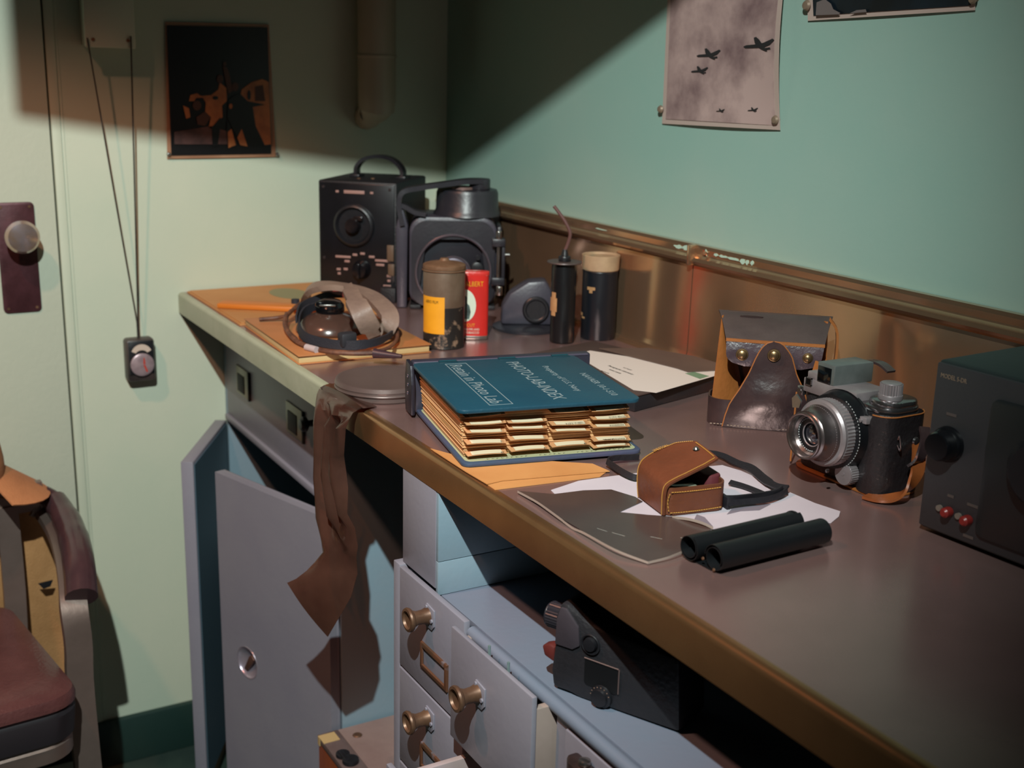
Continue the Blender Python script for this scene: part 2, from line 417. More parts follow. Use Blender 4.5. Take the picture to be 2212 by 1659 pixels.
def plane_(cx, cy, s, off=.0115, mi=1):
    K = .4123
    for pts in ([(745, 243), (760, 236), (825, 230), (850, 223), (898, 201), (908, 208), (884, 234), (850, 248), (800, 250), (755, 251)],
                [(800, 196), (812, 192), (828, 206), (842, 226), (858, 250), (872, 268), (862, 268), (840, 258), (815, 242), (804, 220)],
                [(846, 252), (884, 246), (888, 257), (852, 262)]):
        q = []
        for x, y in pts:
            X, Y = (cx+(x-830)*s)*K+1300, (cy+(y-235)*s)*K; u = (Y+87)/350
            v = .03+.93*(X-(1452-14*u))/((1690-15*u-10*math.sin(math.pi*u))-(1452-14*u))
            q.append(wl(X, Y, .0054+.016*v**4*math.sin(math.pi*min(1, u*1.02))+.004*math.sin(math.pi*v)))
        b.face(q, mi)
plane_(826, 236, 1.0, .019); plane_(562, 286, .78); plane_(514, 370, .56); plane_(622, 580, .28); plane_(792, 576, .34, .016)
obj('print_image', b, [sky, M('print_silhouette', '262426', .5)], t)
# second picture
t = thing('dark_photograph', 'dark photograph with pale border cut by the top right edge of view', 'photograph', (1.03, 0, 1.45))
b = MB(); cs = [wl(*p, .003) for p in ((1736, -330), (2120, -372), (2106, 22), (1745, 45))]; quad_sheet(b, cs, bulge=.003, ax=V((0, -1, 0)))
obj('paper_sheet', b, M('aircraft_paper', 'B8A096'), t)
b = MB(); cs = [wl(*p, .0045) for p in ((1747, -318), (2110, -358), (2096, 12), (1757, 34))]; quad_sheet(b, cs, bulge=.003, ax=V((0, -1, 0)), th=.0003)
b.face([wl(x, y, .009) for x, y in ((1762, 33), (1764, 5), (1782, -2), (1795, 8), (1800, 20), (1815, 28), (1812, 31))], 1)
b.face([wl(x, y, .009) for x, y in ((1835, 29), (1850, 22), (1870, 20), (1872, 26))], 1)
obj('print_image', b, [M('print_navy', '14202A', .4, var='0D1014', vs=12), M('print_grey', '6E6260', .5)], t)
# round tacks
def tack(x, y, wall, label, r=.0062):
    p = wr(x, y, .002) if wall == 'r' else on(0, .002, x, y)
    n = V((0, -1, 0)) if wall == 'r' else V((1, 0, 0))
    b = MB(); b.lathe([(.0, -.002), (.002, -.002), (.0018, .003), (r*.8, .0035), (r, .0055), (r*.7, .0085), (0, .0095)], (0, 0, 0), n, 20)
    o = obj('thumbtack', b, M('tack_brown', '8A7462', .45, .3) if wall == 'r' else chrome); o.location = p
    tag(o, label, 'thumbtack', 'round tacks holding the wall photographs')
tack(1433, 236, 'r', 'round brown tack left of the aircraft photograph')
tack(1681, 259, 'r', 'round brown tack at the lower right corner of the aircraft photograph')
tack(1749, 12, 'r', 'round brown tack at the left edge of the dark photograph', .007)
tack(2109, -1, 'r', 'round brown tack at the lower right corner of the dark photograph', .0055)
tack(363, 333, 'b', 'shiny tack at the lower left corner of the figures print', .004)
tack(597, 333, 'b', 'tack at the lower right corner of the figures print', .004)
# ================================================================ worktop
t = thing('worktop', 'long brown steel worktop with upturned splashback along the right wall', 'worktop')
XE = 2.9
b = MB(); b.bx((.001, -.556, .934), (XE, -.002, CT)); obj('top_sheet', b, steel, t)
prof = [(-.5555, .9175), (-.567, .9175)]+[(-.5605-.0065*math.cos(R(a)), CT-.0065+.0065*math.sin(R(a))) for a in (0, 18, 36, 54, 72, 90)]+[(-.5555, CT)]
MX = Matrix(((0, 0, 1, 0), (1, 0, 0, 0), (0, 1, 0, 0), (0, 0, 0, 1)))
b = MB(); b.prism(prof, .001, .765, MX); obj('pale_lip', b, M('lip_pale_green', 'A8AC96', .42, var='9AA088', vs=9, bump=.3), t)  # far section of the lip in a pale green-grey
b = MB(); b.prism(prof, .766, XE, MX); obj('front_lip', b, lipm, t)
b = MB(); b.bx((.001, -.552, .9178), (XE, -.005, .9335)); obj('under_board', b, M('under_board', '2A2724', .7), t)
sp = [(-.002, CT), (-.03, CT), (-.022, CT+.002), (-.016, CT+.007), (-.0135, CT+.015), (-.0125, 1.104), (-.015, 1.107), (-.0225, 1.109), (-.025, 1.113), (-.0225, 1.118), (-.017, 1.12), (-.014, 1.123), (-.0145, 1.131), (-.012, 1.1355), (-.002, 1.1355)]
b = MB(); b.prism(sp, .001, .845, MX); b.prism(sp, .847, XE, MX)
obj('splashback', b, steelb, t)
b = MB()
rnd = random.Random(3)
for x, w, h in ((.812, .012, .003), (.830, .010, .0042), (.836, .004, .003), (.877, .003, .005), (.899, .005, .0025), (.915, .010, .0022), (.938, .013, .0028), (.958, .006, .0042), (.968, .003, .0045), (.978, .004, .0035), (.60, .02, .0012)):
    for i in range(1):
        pts = [(x+math.cos(R(a*30))*w*rnd.uniform(.6, 1.2), 1.1275+math.sin(R(a*30))*h*rnd.uniform(.5, 1.2)) for a in range(12)]
        b.prism(pts, .0143, .0152, Matrix(((1, 0, 0, 0), (0, 0, -1, 0), (0, 1, 0, 0), (0, 0, 0, 1))))
objs('paint_chip', b, M('chip_paint', 'A9C4B4', .5), t)
b = MB(); b.bx((.846, -.027, 1.106), (.853, -.013, 1.1362), .001); b.cyl((.877, -.0145, 1.127), (.877, -.018, 1.127), .003, seg=10)
objs('seam_strip', b, steelb, t)

# ================================================================ cupboard at the far end
t = thing('cupboard', 'grey painted cupboard under the far end of worktop with both doors ajar', 'cupboard')
FY = -.484
b = MB(); b.bx((.002, FY, .05), (.014, -.02, .9165)); b.bx((.014, -.032, .05), (.588, -.02, .9165)); b.bx((.014, FY+.003, .05), (.588, -.032, .07)); b.bx((.03, FY+.02, 0.001), (.58, -.03, .05))
obj('body', b, M('cupboard_inside', '7F94A0', .5, bump=.2), t)
b = MB(); b.bx((.5885, FY, .05), (.6, -.02, .9165), .001); obj('side_panel', b, greycool, t)
b = MB(); b.bx((.0145, FY, .7125), (.588, FY+.016, .9165), .001); obj('apron', b, greyp, t)
b = MB(); b.bx((.0145, FY-.006, .7), (.588, FY+.014, .7122), .002); obj('bottom_rail', b, greyp, t)
for cx, w in ((.127, .078), (.408, .085)):
    b = MB(); b.box((cx, FY-.0015, .801), (w, .003, .054), .001)
    h = obj('card_holder', b, M('holder_grey', '8E8A78', .4, .3, bump=.2), t)
    b = MB(); b.box((cx-.009, FY-.0035, .797), (w*.5, .002, .034), .0006); obj('card_slot', b, M('slot_dark', '1E1D1C', .7), h)
    b = MB(); b.bx((cx+w/2-.003, FY-.005, .774), (cx+w/2+.001, FY-.0005, .829)); obj('holder_edge', b, M('slot_dark', '1E1D1C'), h)
b = MB(); b.lathe([(0, 0), (.006, 0), (.005, .009), (.012, .014), (.0125, .02), (.008, .024), (0, .025)], (.494, FY, .822), (0, -1, 0), 24); obj('knob', b, blackm, t)
def onv(o, d, x, y, off=0):
    """ray against the vertical plane through o (2D) with direction d (2D)"""
    o = V((o[0], o[1], 0)); d = V((d[0], d[1], 0)).normalized(); n = V((-d.y, d.x, 0)); o = o+n*off
    r = (x-1106)*RT-(y-829.5)*UP+FPX*FW
    return CAM+r*((o-CAM).dot(n)/r.dot(n))
def door(hx, hy, ang, L, sgn, label=None):
    """hinged panel; sgn=+1 runs from the hinge along +x"""
    e = bpy.data.objects.new('hinged_door', None); COL.objects.link(e); e.parent = t
    e.location = (hx, hy, 0); e.rotation_euler.z = R(ang)
    return e
# left door, opened about thirty degrees: we see its inner side
d = math.degrees(math.atan2(-.127, .225))
e = door(.012, FY-.003, d, .262, 1)
b = MB(); b.bx((0, -.022, .05), (.262, .0, .697), .0015)
obj('door_panel', b, greyp, e); e.name = 'door'
b = MB(); b.bx((.004, .0001, .055), (.256, .0012, .690)); obj('inner_lining', b, M('door_inner', '4A6370', .5), e)
# right door with a round finger pull
e = door(.596, FY-.003, 0, .305, -1); e.name = 'door'
dx, dy = .3009-.596, -.5757-FY; L = math.hypot(dx, dy); ang = math.degrees(math.atan2(dy, dx))
e.rotation_euler.z = R(ang)               # local +x runs hinge -> free edge, outer side is +y
w = onv((.596, FY-.003), (dx, dy), 553, 1424)
sx = math.hypot(w.x-.596, w.y-FY+.003)
RH = .0285
b = MB(); b.bx((0, -.002, .05), (L, .004, .697), .001)
sq = []
for i in range(48):
    a = R(7.5*i); cx_, sz_ = math.cos(a), math.sin(a)
    tx = ((L-sx) if cx_ > 0 else sx)/max(1e-9, abs(cx_)); tz = ((.697-w.z) if sz_ > 0 else (w.z-.05))/max(1e-9, abs(sz_)); k_ = min(tx, tz)
    sq.append((sx+cx_*k_, w.z+sz_*k_))
for q in ((0, .05), (L, .05), (L, .697), (0, .697)):
    j = min(range(48), key=lambda i: (sq[i][0]-q[0])**2+(sq[i][1]-q[1])**2); sq[j] = q
tt = bmesh.new(); o1 = [tt.verts.new((x, .018, z)) for x, z in sq]; o0 = [tt.verts.new((x, .004, z)) for x, z in sq]
i1 = [tt.verts.new((sx+RH*math.cos(R(7.5*i)), .018, w.z+RH*math.sin(R(7.5*i)))) for i in range(48)]; i2 = [tt.verts.new((v.co.x, .0045, v.co.z)) for v in i1]
for k in range(48):
    j = (k+1) % 48
    tt.faces.new((o1[k], o1[j], i1[j], i1[k])); tt.faces.new((o0[k], o0[j], o1[j], o1[k])); tt.faces.new((i1[k], i1[j], i2[j], i2[k]))
bmesh.ops.recalc_face_normals(tt, faces=tt.faces); b.add(tt)
obj('door_panel', b, greyp, e)
b = MB(); b.lathe([(0, -.0075), (.010, -.007), (.020, -.0035), (.0270, .002), (.0283, .0048), (.0300, .0052), (.0304, .0046)], (sx, .0135, w.z), (0, 1, 0), 44)
pl = obj('finger_pull', b, M('pull_cup', 'B4A8B0', .3, .6, var='9C94A4', vs=20), e)
b = MB(); b.prism([(-.010, -.016), (-.003, -.018), (.013, .010), (.007, .017), (.002, .012)], .0, .006, Matrix(((-1.35, 0, 0, sx), (0, 0, 1, .0105), (0, 1, 0, w.z), (0, 0, 0, 1))), .001)
obj('latch_lever', b, M('latch_brown', '6A4C42', .4, .5), pl)

# ================================================================ drawer cabinet
t = thing('drawer_cabinet', 'grey painted bank of small drawers with brass knobs under the worktop', 'cabinet')
X0, X1, CY = 1.0, 2.6, -.567
b = MB(); b.bx((X0, CY-.007, .02), (X0+.018, -.02, .7965), .0015); obj('side_panel', b, greyp, t)
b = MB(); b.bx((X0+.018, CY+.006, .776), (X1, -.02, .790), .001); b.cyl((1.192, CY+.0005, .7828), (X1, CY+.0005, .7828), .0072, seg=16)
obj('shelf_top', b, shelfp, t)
b = MB(); b.bx((X0+.018, -.034, .02), (X1, -.02, .776)); b.bx((X0+.018, -.4, .02), (1.372, -.39, .776)); b.bx((1.3695, CY, .02), (X1, -.04, .7755)); b.bx((1.186, CY+.002, .02), (1.192, -.4, .775)); b.bx((X0+.018, CY, .524), (1.3695, -.4, .53)); b.bx((X0+.018, CY, .656), (1.3695, -.4, .661))
obj('carcass', b, greyp, t)
b = MB(); b.bx((1.0107, CY+.0005, .7970), (1.0999, CY+.02, .9170), .001); obj('filler_panel', b, greyp, t)
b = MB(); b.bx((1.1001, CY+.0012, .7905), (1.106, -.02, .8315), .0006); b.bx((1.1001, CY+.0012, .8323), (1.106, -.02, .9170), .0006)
obj('recess_side', b, greycool, t)
def knob_set(front, x, z, y):
    b = MB(); b.prism([(-.010, -.0145), (.006, -.0145), (.012, -.008), (.012, .012), (-.008, .0145), (-.012, .010)], 0, .002, Matrix(((1, 0, 0, x+.004), (0, 0, -1, y), (0, 1, 0, z), (0, 0, 0, 1))), .0004)
    b.cyl((x-.002, y, z+.011), (x-.002, y-.004, z+.011), .0022, seg=10); b.cyl((x+.012, y, z-.002), (x+.012, y-.004, z-.002), .0024, seg=10)
    bp = obj('knob_plate', b, greyp, front)
    b = MB(); b.lathe([(.0098, 0), (.0105, .002), (.0085, .008), (.0082, .016), (.0105, .0215), (.0135, .0235), (.0145, .0262), (.0138, .0285), (.0108, .029), (.0098, .0262), (.0045, .024), (0, .0236)], (x, y, z), (0, -1, 0), 32)
    obj('knob', b, brass, front)
def holder(front, x0, x1, z0, z1, y):
    b = MB(); T = .0085
    T = .0065
    def pl4(yy, k): return [(x0+k, yy, z0+k), (x1-k, yy, z0+k), (x1-k, yy, z1-k), (x0+k, yy, z1-k)]
    b.loft([pl4(y, 0), pl4(y-.0024, .0004), pl4(y-.003, .0016), pl4(y-.003, T-.001), pl4(y-.0008, T)], cap=False)
    obj('label_frame', b, M('frame_brown', '5A3A28', .5, .1, var='747078', vs=60, lo=.58, hi=.75), front)
def front(name, x0, x1, z0, z1, y, th=.008):
    e = bpy.data.objects.new(name, None); COL.objects.link(e); e.parent = t
    b = MB(); b.bx((x0, y, z0), (x1, y+th, z1), .0016); obj('drawer_front', b, greyp, e)
    return e
e = front('drawer', 1.0195, 1.1885, .665, .7955, CY-.008); knob_set(e, 1.102, .766, CY-.008); holder(e, 1.083, 1.153, .692, .726, CY-.008)
e = front('drawer', 1.0195, 1.1885, .533, .6615, CY-.008); knob_set(e, 1.103, .634, CY-.008); holder(e, 1.083, 1.153, .558, .594, CY-.008)
for z in (.269, .401):
    e = front('drawer', 1.0195, 1.1885, z, z+.1285, CY-.008); knob_set(e, 1.103, z+.101, CY-.008); holder(e, 1.083, 1.153, z+.025, z+.061, CY-.008)
for z in (.255, .387):
    e = front('drawer', 1.1935, 1.3635, z, z+.1285, CY-.008); knob_set(e, 1.277, z+.101, CY-.008)
e = front('base_panel', 1.0195, 1.3635, .02, .25, CY-.002)
# upper right drawer standing slightly open
YD = -.593
e = front('drawer', 1.1925, 1.3645, .664, .7965, YD, .006); knob_set(e, 1.257, .748, YD)
b = MB(); b.bx((1.196, YD+.006, .668), (1.204, -.42, .783), .001); b.bx((1.355, YD+.006, .668), (1.3635, -.42, .782), .001); b.bx((1.204, YD+.006, .668), (1.355, -.42, .674)); b.bx((1.204, -.426, .674), (1.355, -.42, .775))
obj('drawer_tray', b, M('tray_beige', '8C7C74', .5, var='988880', vs=14), e)
b = MB()
for q in (1.262, 1.302): b.cyl((q, YD+.009, .783), (q, YD+.009, .803), .0016, seg=8)
objs('rod', b, M('rod_teal', '8AA0A0', .4, .5), e)
# lower right drawer pulled well out
YD = -.664
e = front('drawer', 1.178, 1.362, .52, .641, YD, .007)
b = MB(); b.bx((1.1955, YD+.007, .534), (1.2035, -.42, .637), .0008); b.bx((1.3545, YD+.007, .534), (1.3625, -.42, .637), .0008); b.bx((1.2035, YD+.007, .534), (1.3545, -.42, .540)); b.bx((1.2035, -.426, .540), (1.3545, -.42, .63))
obj('drawer_tray', b, M('tray_pink', '9C8C88', .5, var='A8989A', vs=14), e)
# wide drawer to the right with a cup pull
e = front('drawer', 1.39, 1.70, .600, .771, CY-.004, .0045)
b = MB()
cup = [(-.026, 0), (.026, 0), (.026, .012), (.014, .019), (-.014, .019), (-.026, .012)]
b.prism(cup, -.012, .012, Matrix(((1, 0, 0, 1.4390), (0, -1, 0, CY-.004), (0, 0, 1, .748), (0, 0, 0, 1))), .003)
c_ = obj('cup_pull', b, M('cup_dark', '2A2224', .4, .4, var='4A3630', vs=30), e)
b = MB(); b.cyl((1.437, CY-.012, .761), (1.437, CY-.012, .766), .006, seg=20, bev=.001); obj('rivet', b, chrome, c_)

# black reel in the pulled out drawer
o = thing('film_reel', 'black film reel lying in the pulled out lower drawer', 'film reel', (1.262, -.612, .541))
b = MB(); b.lathe([(.004, 0), (.03, 0), (.0305, .002), (.03, .004), (.012, .005), (.012, .085), (.03, .086), (.0305, .088), (.03, .09), (.004, .09), (.004, 0)], (0, 0, 0), (0, 0, 1), 40)
obj('spool', b, blackm, o)
b = MB(); b.lathe([(.024, .006), (.0245, .0855)], (0, 0, 0)); obj('film_winding', b, M('film_dark', '1C1816', .3), o)

# ================================================================ wooden case in the knee space
t = thing('wooden_case', 'low wooden case with dusty top and black catch in the knee space', 'case', (.606, -.529, 0))
Wc, Dc, Hc = .385, .46, .33
b = MB(); b.bx((0, 0, .002), (Wc, Dc, Hc-.012), .003); obj('case_body', b, M('varnished_wood', '9A4E22', .35, var='6E3214', vs=7, bump=.2, bs=30, stretch=(1, 1, .2)), t)
b = MB(); b.bx((-.001, -.001, Hc-.0115), (Wc+.001, .034, Hc), .0015); obj('lid_edge', b, M('lid_edge_grey', '6A5A58', .55, var='5C4A46', vs=18), t)
b = MB(); b.bx((-.001, .0345, Hc-.0115), (Wc+.001, Dc, Hc-.0005), .0015); obj('lid', b, M('dusty_lid', '8E7A74', .6, var='7C6662', vs=8, bump=.3), t)
b = MB(); b.bx((.004, -.0015, Hc-.001), (.03, .026, Hc+.0006)); b.bx((.004, -.0022, Hc-.014), (.012, -.0008, Hc+.0004)); obj('tape_patch', b, M('old_tape', 'B89C6C', .6), t)
b = MB(); b.cyl((.076, .012, Hc), (.076, .012, Hc+.006), .011, seg=24, bev=.001); b.cyl((.098, .016, Hc), (.098, .016, Hc+.007), .013, seg=24, bev=.001); b.box((.087, .01, Hc+.005), (.03, .008, .006), .001)
obj('catch', b, blackm, t)
b = MB(); b.lathe([(0, 0), (.008, 0), (.006, .0015), (0, .0015)], (.03, .056, Hc), (0, 0, 1), 20); obj('screw_cup', b, brass, t)

# ================================================================ armchair
t = thing('armchair', 'aluminium office armchair with maroon cushion and padded arms by the door', 'armchair', (.405, -1.1135, 0), 95)
def cushion(zs, g):
    secs = []
    for z, s in zs:
        pts = [(x*s, y*s) for x, y in g]; secs.append([(x, y, z) for x, y in pts])
    return secs
g = []
for x, y in rrect(-.5, -.5, .5, .5, .12, 6): g.append((x*(.44-.045*(y+.5)), y*.38))
b = MB(); b.loft(cushion([(.455, .97), (.462, 1), (.472, 1.0), (.480, .985), (.4865, .93), (.491, .80), (.493, .5), (.494, .2)], g)); obj('seat_cushion', b, M('maroon_leather', '5E3A38', .32, var='4C2C2C', vs=9, bump=.5, bs=160), t)
b = MB(); b.loft(cushion([(.405, .96), (.41, .98), (.45, .995), (.456, .98)], g)); obj('seat_side', b, M('black_vinyl', '201C20', .5), t)
b = MB(); b.loft(cushion([(.375, .95), (.378, .965), (.400, .965), (.4045, .95)], g)); obj('seat_frame', b, alum, t)
def armpts():
    w = [on(0, .19, 92, 1068), on(0, .2, 118, 1084), on(0, .27, 146, 1128), on(0, .35, 163, 1180), on(0, .41, 172, 1235), on(0, .45, 176, 1290)]
    return [loc_of(t, p) for p in w]
ap = armpts()
for s in (1, -1):
    pts = [V((p.x*s, p.y, p.z)) for p in ap]
    e = MB(); low = [p+V((-.012*s, .004, -.018)) for p in pts]
    e.ribbon(low+[V((low[-1].x, low[-1].y-.012, .50)), V((low[-1].x-.004*s, low[-1].y-.02, .40)), V((low[-1].x+.0*s, low[-1].y-.045, .02))], (1, 0, 0), .04, .014, sub=4)
    a = obj('arm_frame', e, alum, t)
    b = MB(); b.tube(pts, [.016, .021, .023, .0245, .025, .025], 14, sub=6)
    bm = b.bm
    obj('arm_pad', b, M('arm_vinyl', '4A3234', .25, var='3A282C', vs=14), a)
xr = loc_of(t, on(0, .2, 24, 1200)).x
zr = loc_of(t, on(0, .2, 60, 1078)).z
yb = .205
b = MB(); b.ribbon([V((ap[0].x*s2, yb-.01*abs(s2), zr)) for s2 in (-1, -.6, 0, .6, 1)], (0, 0, 1), .05, .014, sub=5); obj('top_rail', b, alum, t)
for s in (1, -1):
    b = MB(); b.ribbon([(xr*s, yb-.014, zr-.01), (xr*s, yb-.018, .5), (xr*s*.97, yb-.03, .39)], (1, 0, 0), .035, .010, sub=3); obj('back_upright', b, alum, t)
    b = MB(); b.ribbon([(xr*s*.97, yb-.04, .40), (xr*s*1.02, yb+.03, .012)], (1, 0, 0), .035, .014); obj('leg', b, alum, t)
b = MB(); b.box((xr-.055, yb-.028, zr-.025), (.07, .012, .085), .005); obj('back_pad', b, M('black_vinyl', '201C20'), t)

# khaki shirt draped behind the chair back
o = thing('uniform_shirt', 'khaki uniform shirt hanging over the back of the armchair', 'shirt', (.405, -1.1135, 0), 95)
rows = []
xe = loc_of(o, on(0, .165, 128, 1200)).x
for i in range(25):
    u = i/24; z = .690-.40*u; row = []
    for j in range(33):
        v = j/32; x = -xe+2*xe*v*(1.0+.05*math.sin(u*3))+.012*math.sin(u*7+1)*v
        y = .232+.010*math.sin(v*26+u*2)*(.3+u)+.006*math.sin(v*9-u*6)+.03*u
        if u < .09: y -= (.09-u)*.55
        row.append((x, y, z-(.055*max(0, v-.72)/.28 if u < .3 else .055*max(0, v-.72)/.28*(1))))
    rows.append(row)
khaki = M('khaki_cloth', 'B88858', .85, var='A47648', vs=14, bump=.5, bs=320)
b = MB(); b.sheet(rows, .0015); obj('shirt_body', b, khaki, o)
b = MB()
pk = [(xe-.155, .43), (xe-.06, .43), (xe-.055, .56), (xe-.165, .56)]
b.prism([(xe-.150, .40), (xe-.075, .40), (xe-.062, .425), (xe-.060, .60), (xe-.150, .60)], 0, .003, Matrix(((1, 0, 0, 0), (0, 0, -1, .225), (0, 1, 0, 0), (0, 0, 0, 1))), .001)
obj('sleeve_flap', b, M('khaki_cloth', 'A87848'), o)
b = MB(); q = loc_of(o, on(0, .19, 104, 1270)); b.prism([(q.x-.012, q.z+.004), (q.x-.004, q.z-.008), (q.x+.008, q.z-.006), (q.x+.013, q.z+.005)], 0, .002, Matrix(((1, 0, 0, 0), (0, 0, -1, .212), (0, 1, 0, 0), (0, 0, 0, 1))))
obj('button_flap', b, blackm, o)

# cap on the chair
q = on(0, .215, 88, 1066)
o = thing('peaked_cap', 'orange khaki peaked cap resting on top of the armchair back', 'cap', (.200, -1.008, zr+.052), 95)
b = MB(); b.lathe([(.094, 0), (.098, .008), (.097, .03), (.092, .06), (.080, .085), (.055, .102), (.025, .108), (0, .109)], (0, 0, 0), (0, 0, 1), 48, sx=.92, sy=1.0)
cloth = M('cap_cloth', 'BC7C50', .85, var='A86C44', vs=12, bump=.4, bs=300)
obj('crown', b, cloth, o)
rows = []
for i in range(9):
    u = i/8; row = []
    for j in range(17):
        a = R(-52+135*j/16); r0 = .088; r1 = .088+.072*max(.02, math.cos(a-.15))**.8
        r = r0+(r1-r0)*u; row.append((r*math.cos(a), r*math.sin(a), .012-.050*u*math.cos(a)-.006*u))
    rows.append(row)
b = MB(); b.sheet(rows, .003); obj('peak', b, cloth, o)
b = MB(); b.torus((0, 0, .006), (0, 0, 1), .0925, .0035, sx=.92); obj('sweat_band', b, M('band_black', '16161A', .7), o)
# ================================================================ things on the worktop (far end)
CZ = CT+.0003
# --- black electrical box with carrying handle
t = thing('radio_transformer', 'tall black electrical box with dials and arched carrying handle in the corner', 'electrical box', (.135, -.334, CZ), 47)
W_, D_, H_ = .153, .183, .2185
b = MB(); b.bx((0, 0, .006), (W_, D_, H_), .004); obj('case', b, blackmat, t)
b = MB(); b.bx((.004, -.003, .010), (W_-.004, .001, H_-.004), .0015); f = obj('front_panel', b, M('panel_black', '0F1013', .3, var='15151A', vs=20), t)
b = MB()
for x in (.012, W_-.012):
    for z in (.016, .075, H_-.012): b.cyl((x, -.003, z), (x, -.0045, z), .0028, seg=12)
objs('panel_screw', b, M('screw_dark', '4A4244', .4, .7), t)
b = MB(); b.lathe([(.039, 0), (.039, .006), (.036, .009), (.034, .0095), (.032, .007), (.030, .002), (0, .002)], (.072, -.003, .138), (0, -1, 0), 48)
g = obj('meter_bezel', b, blackm, t)
b = MB(); b.lathe([(0, .0), (.014, 0), (.014, .012), (.012, .017), (0, .017)], (.072, -.004, .138), (0, -1, 0), 32); b.box((.082, -.012, .152), (.018, .006, .008), .002)
obj('dial_knob', b, M('knob_black_gloss', '141316', .18, var='3A2C28', vs=16, lo=.5, hi=.8), t)
b = MB(); b.lathe([(.018, 0), (.0175, .004), (.014, .012), (.013, .018), (0, .019)], (.086, -.003, .056), (0, -1, 0), 28); b.box((.086, -.022, .056), (.006, .012, .028), .002)
obj('selector_knob', b, M('knob_black_gloss', '141316'), t)
etch = M('etched_pink', '9A7870', .5)
b = MB()
def bar(x, z, w, h): b.bx((x, -.0036, z), (x+w, -.0028, z+h), .0002)
bar(.036, .197, .006, .004); bar(.052, .196, .04, .006); bar(.103, .197, .006, .004)
for x, z, w in ((.034, .076, .030), (.112, .073, .030), (.052, .068, .010), (.114, .065, .016), (.068, .081, .009), (.083, .084, .009), (.100, .079, .011), (.036, .052, .008), (.050, .053, .008), (.038, .044, .006), (.135, .045, .008), (.136, .036, .006), (.128, .026, .015)): bar(x, z, w, .0042)
objs('panel_marking', b, etch, t)
b = MB(); b.bx((.136, -.006, .075), (.149, .0, .105), .001); b.bx((.138, -.006, .048), (.15, .0, .070), .001); objs('side_terminal', b, M('terminal_brown', '5E4A3A', .5), t)
b = MB(); b.ribbon([(.040, .10, H_-.004), (.040, .103, H_+.018), (.056, .106, H_+.034), (.085, .108, H_+.039), (.112, .106, H_+.033), (.130, .104, H_+.016), (.132, .10, H_-.004)], (0, 1, 0), .022, .006, sub=6)
obj('handle', b, M('black_leather', '17151A', .35, bump=.3), t)
b = MB(); b.box((.04, .10, H_+.002), (.02, .034, .006), .002); b.box((.132, .10, H_+.002), (.02, .034, .006), .002); objs('handle_mount', b, blackm, t)
b = MB()
for x in (.012, W_-.012):
    for y in (.012, D_-.012): b.cyl((x, y, 0), (x, y, .007), .008, seg=16)
b.bx((.128, -.022, 0), (.158, .004, .028), .003)
objs('foot', b, blackmat, t)
b = MB(); b.cyl((.062, .05, H_), (.062, .05, H_+.002), .004, seg=12); b.cyl((.086, .06, H_), (.086, .06, H_+.002), .004, seg=12); objs('top_screw', b, brass, t)
b = MB(); b.box((.05, -.014, .012), (.03, .02, .014), .002); o = obj('red_tag', b, M('faded_red', '7A2E2C', .6)); o.parent = t

# --- aerial camera with round front opening
t = thing('aerial_camera', 'big dark grey military camera with round open front ring and side latch', 'camera', (.3162, -.2331, CZ), 63)
cam_p = M('dark_camera_paint', '2C2A30', .36, var='212228', vs=10, bump=.12, bs=160)
cam_g = M('camera_grey', '403C46', .4, var='34343E', vs=9, bump=.12, bs=160)
HX = Matrix(((1, 0, 0, 0), (0, 0, 1, 0), (0, 1, 0, 0), (0, 0, 0, 1)))     # x,z profile pushed along y
b = MB(); b.prism(rrect(0, .004, .158, .166, .028, 8), .012, .13, HX, .003); obj('body', b, cam_g, t)
b = MB()
# bezel plate with round opening
out = rrect(.004, .006, .154, .160, .03, 9); cx, cz, rr = .0800, .069, .066
n = len(out); inn = []
for (x, z) in out:
    a = math.atan2(z-cz, x-cx); inn.append((cx+rr*math.cos(a), cz+rr*math.sin(a)))
tt = bmesh.new()
o1 = [tt.verts.new((x, 0, z)) for x, z in out]; i1 = [tt.verts.new((x, -.002, z)) for x, z in inn]
o2 = [tt.verts.new((x, .0125, z)) for x, z in out]; i2 = [tt.verts.new((x, .05, z)) for x, z in inn]
for k in range(n):
    j = (k+1) % n
    tt.faces.new((o1[k], o1[j], i1[j], i1[k])); tt.faces.new((o1[k], o2[k], o2[j], o1[j])); tt.faces.new((i1[k], i1[j], i2[j], i2[k]))
bmesh.ops.recalc_face_normals(tt, faces=tt.faces); b.add(tt)
obj('front_bezel', b, cam_p, t, sharp=50)
b = MB(); b.torus((cx, -.003, cz), (0, 1, 0), .067, .0026, 64); obj('front_ring', b, M('ring_steel', '77707A', .3, .8), t)
b = MB(); b.cyl((cx, .012, cz), (cx, .02, cz), .0655, seg=48); ip = obj('inner_plate', b, M('inner_plate_blue', '4A5058', .45, var='3A3E46', vs=14), t)
b = MB(); b.cyl((cx, .004, cz-.004), (cx, .012, cz-.004), .030, seg=40, bev=.002); b.torus((cx, .003, cz-.004), (0, 1, 0), .031, .0018); obj('inner_hub', b, M('ring_steel', '77707A'), ip)
b = MB(); b.cyl((cx+.043, .002, cz+.006), (cx+.043, .012, cz+.006), .012, seg=24, bev=.002); b.cyl((cx+.044, -.0, cz+.026), (cx+.044, .012, cz+.026), .004, seg=14); obj('inner_knob', b, blackm, ip)
# top drum
b = MB(); b.lathe([(.0, 0), (.062, 0), (.060, .006), (.0575, .010), (.0565, .040), (.054, .046), (.045, .048), (0, .048)], (.104, .066, .1655), (0, 0, 1), 56); obj('top_drum', b, cam_p, t)
b = MB(); b.lathe([(0, 0), (.022, 0), (.022, .004), (0, .004)], (.096, .05, .2135), (0, 0, 1), 36); obj('drum_window', b, M('pink_metal', '8E706A', .4, .4), t)
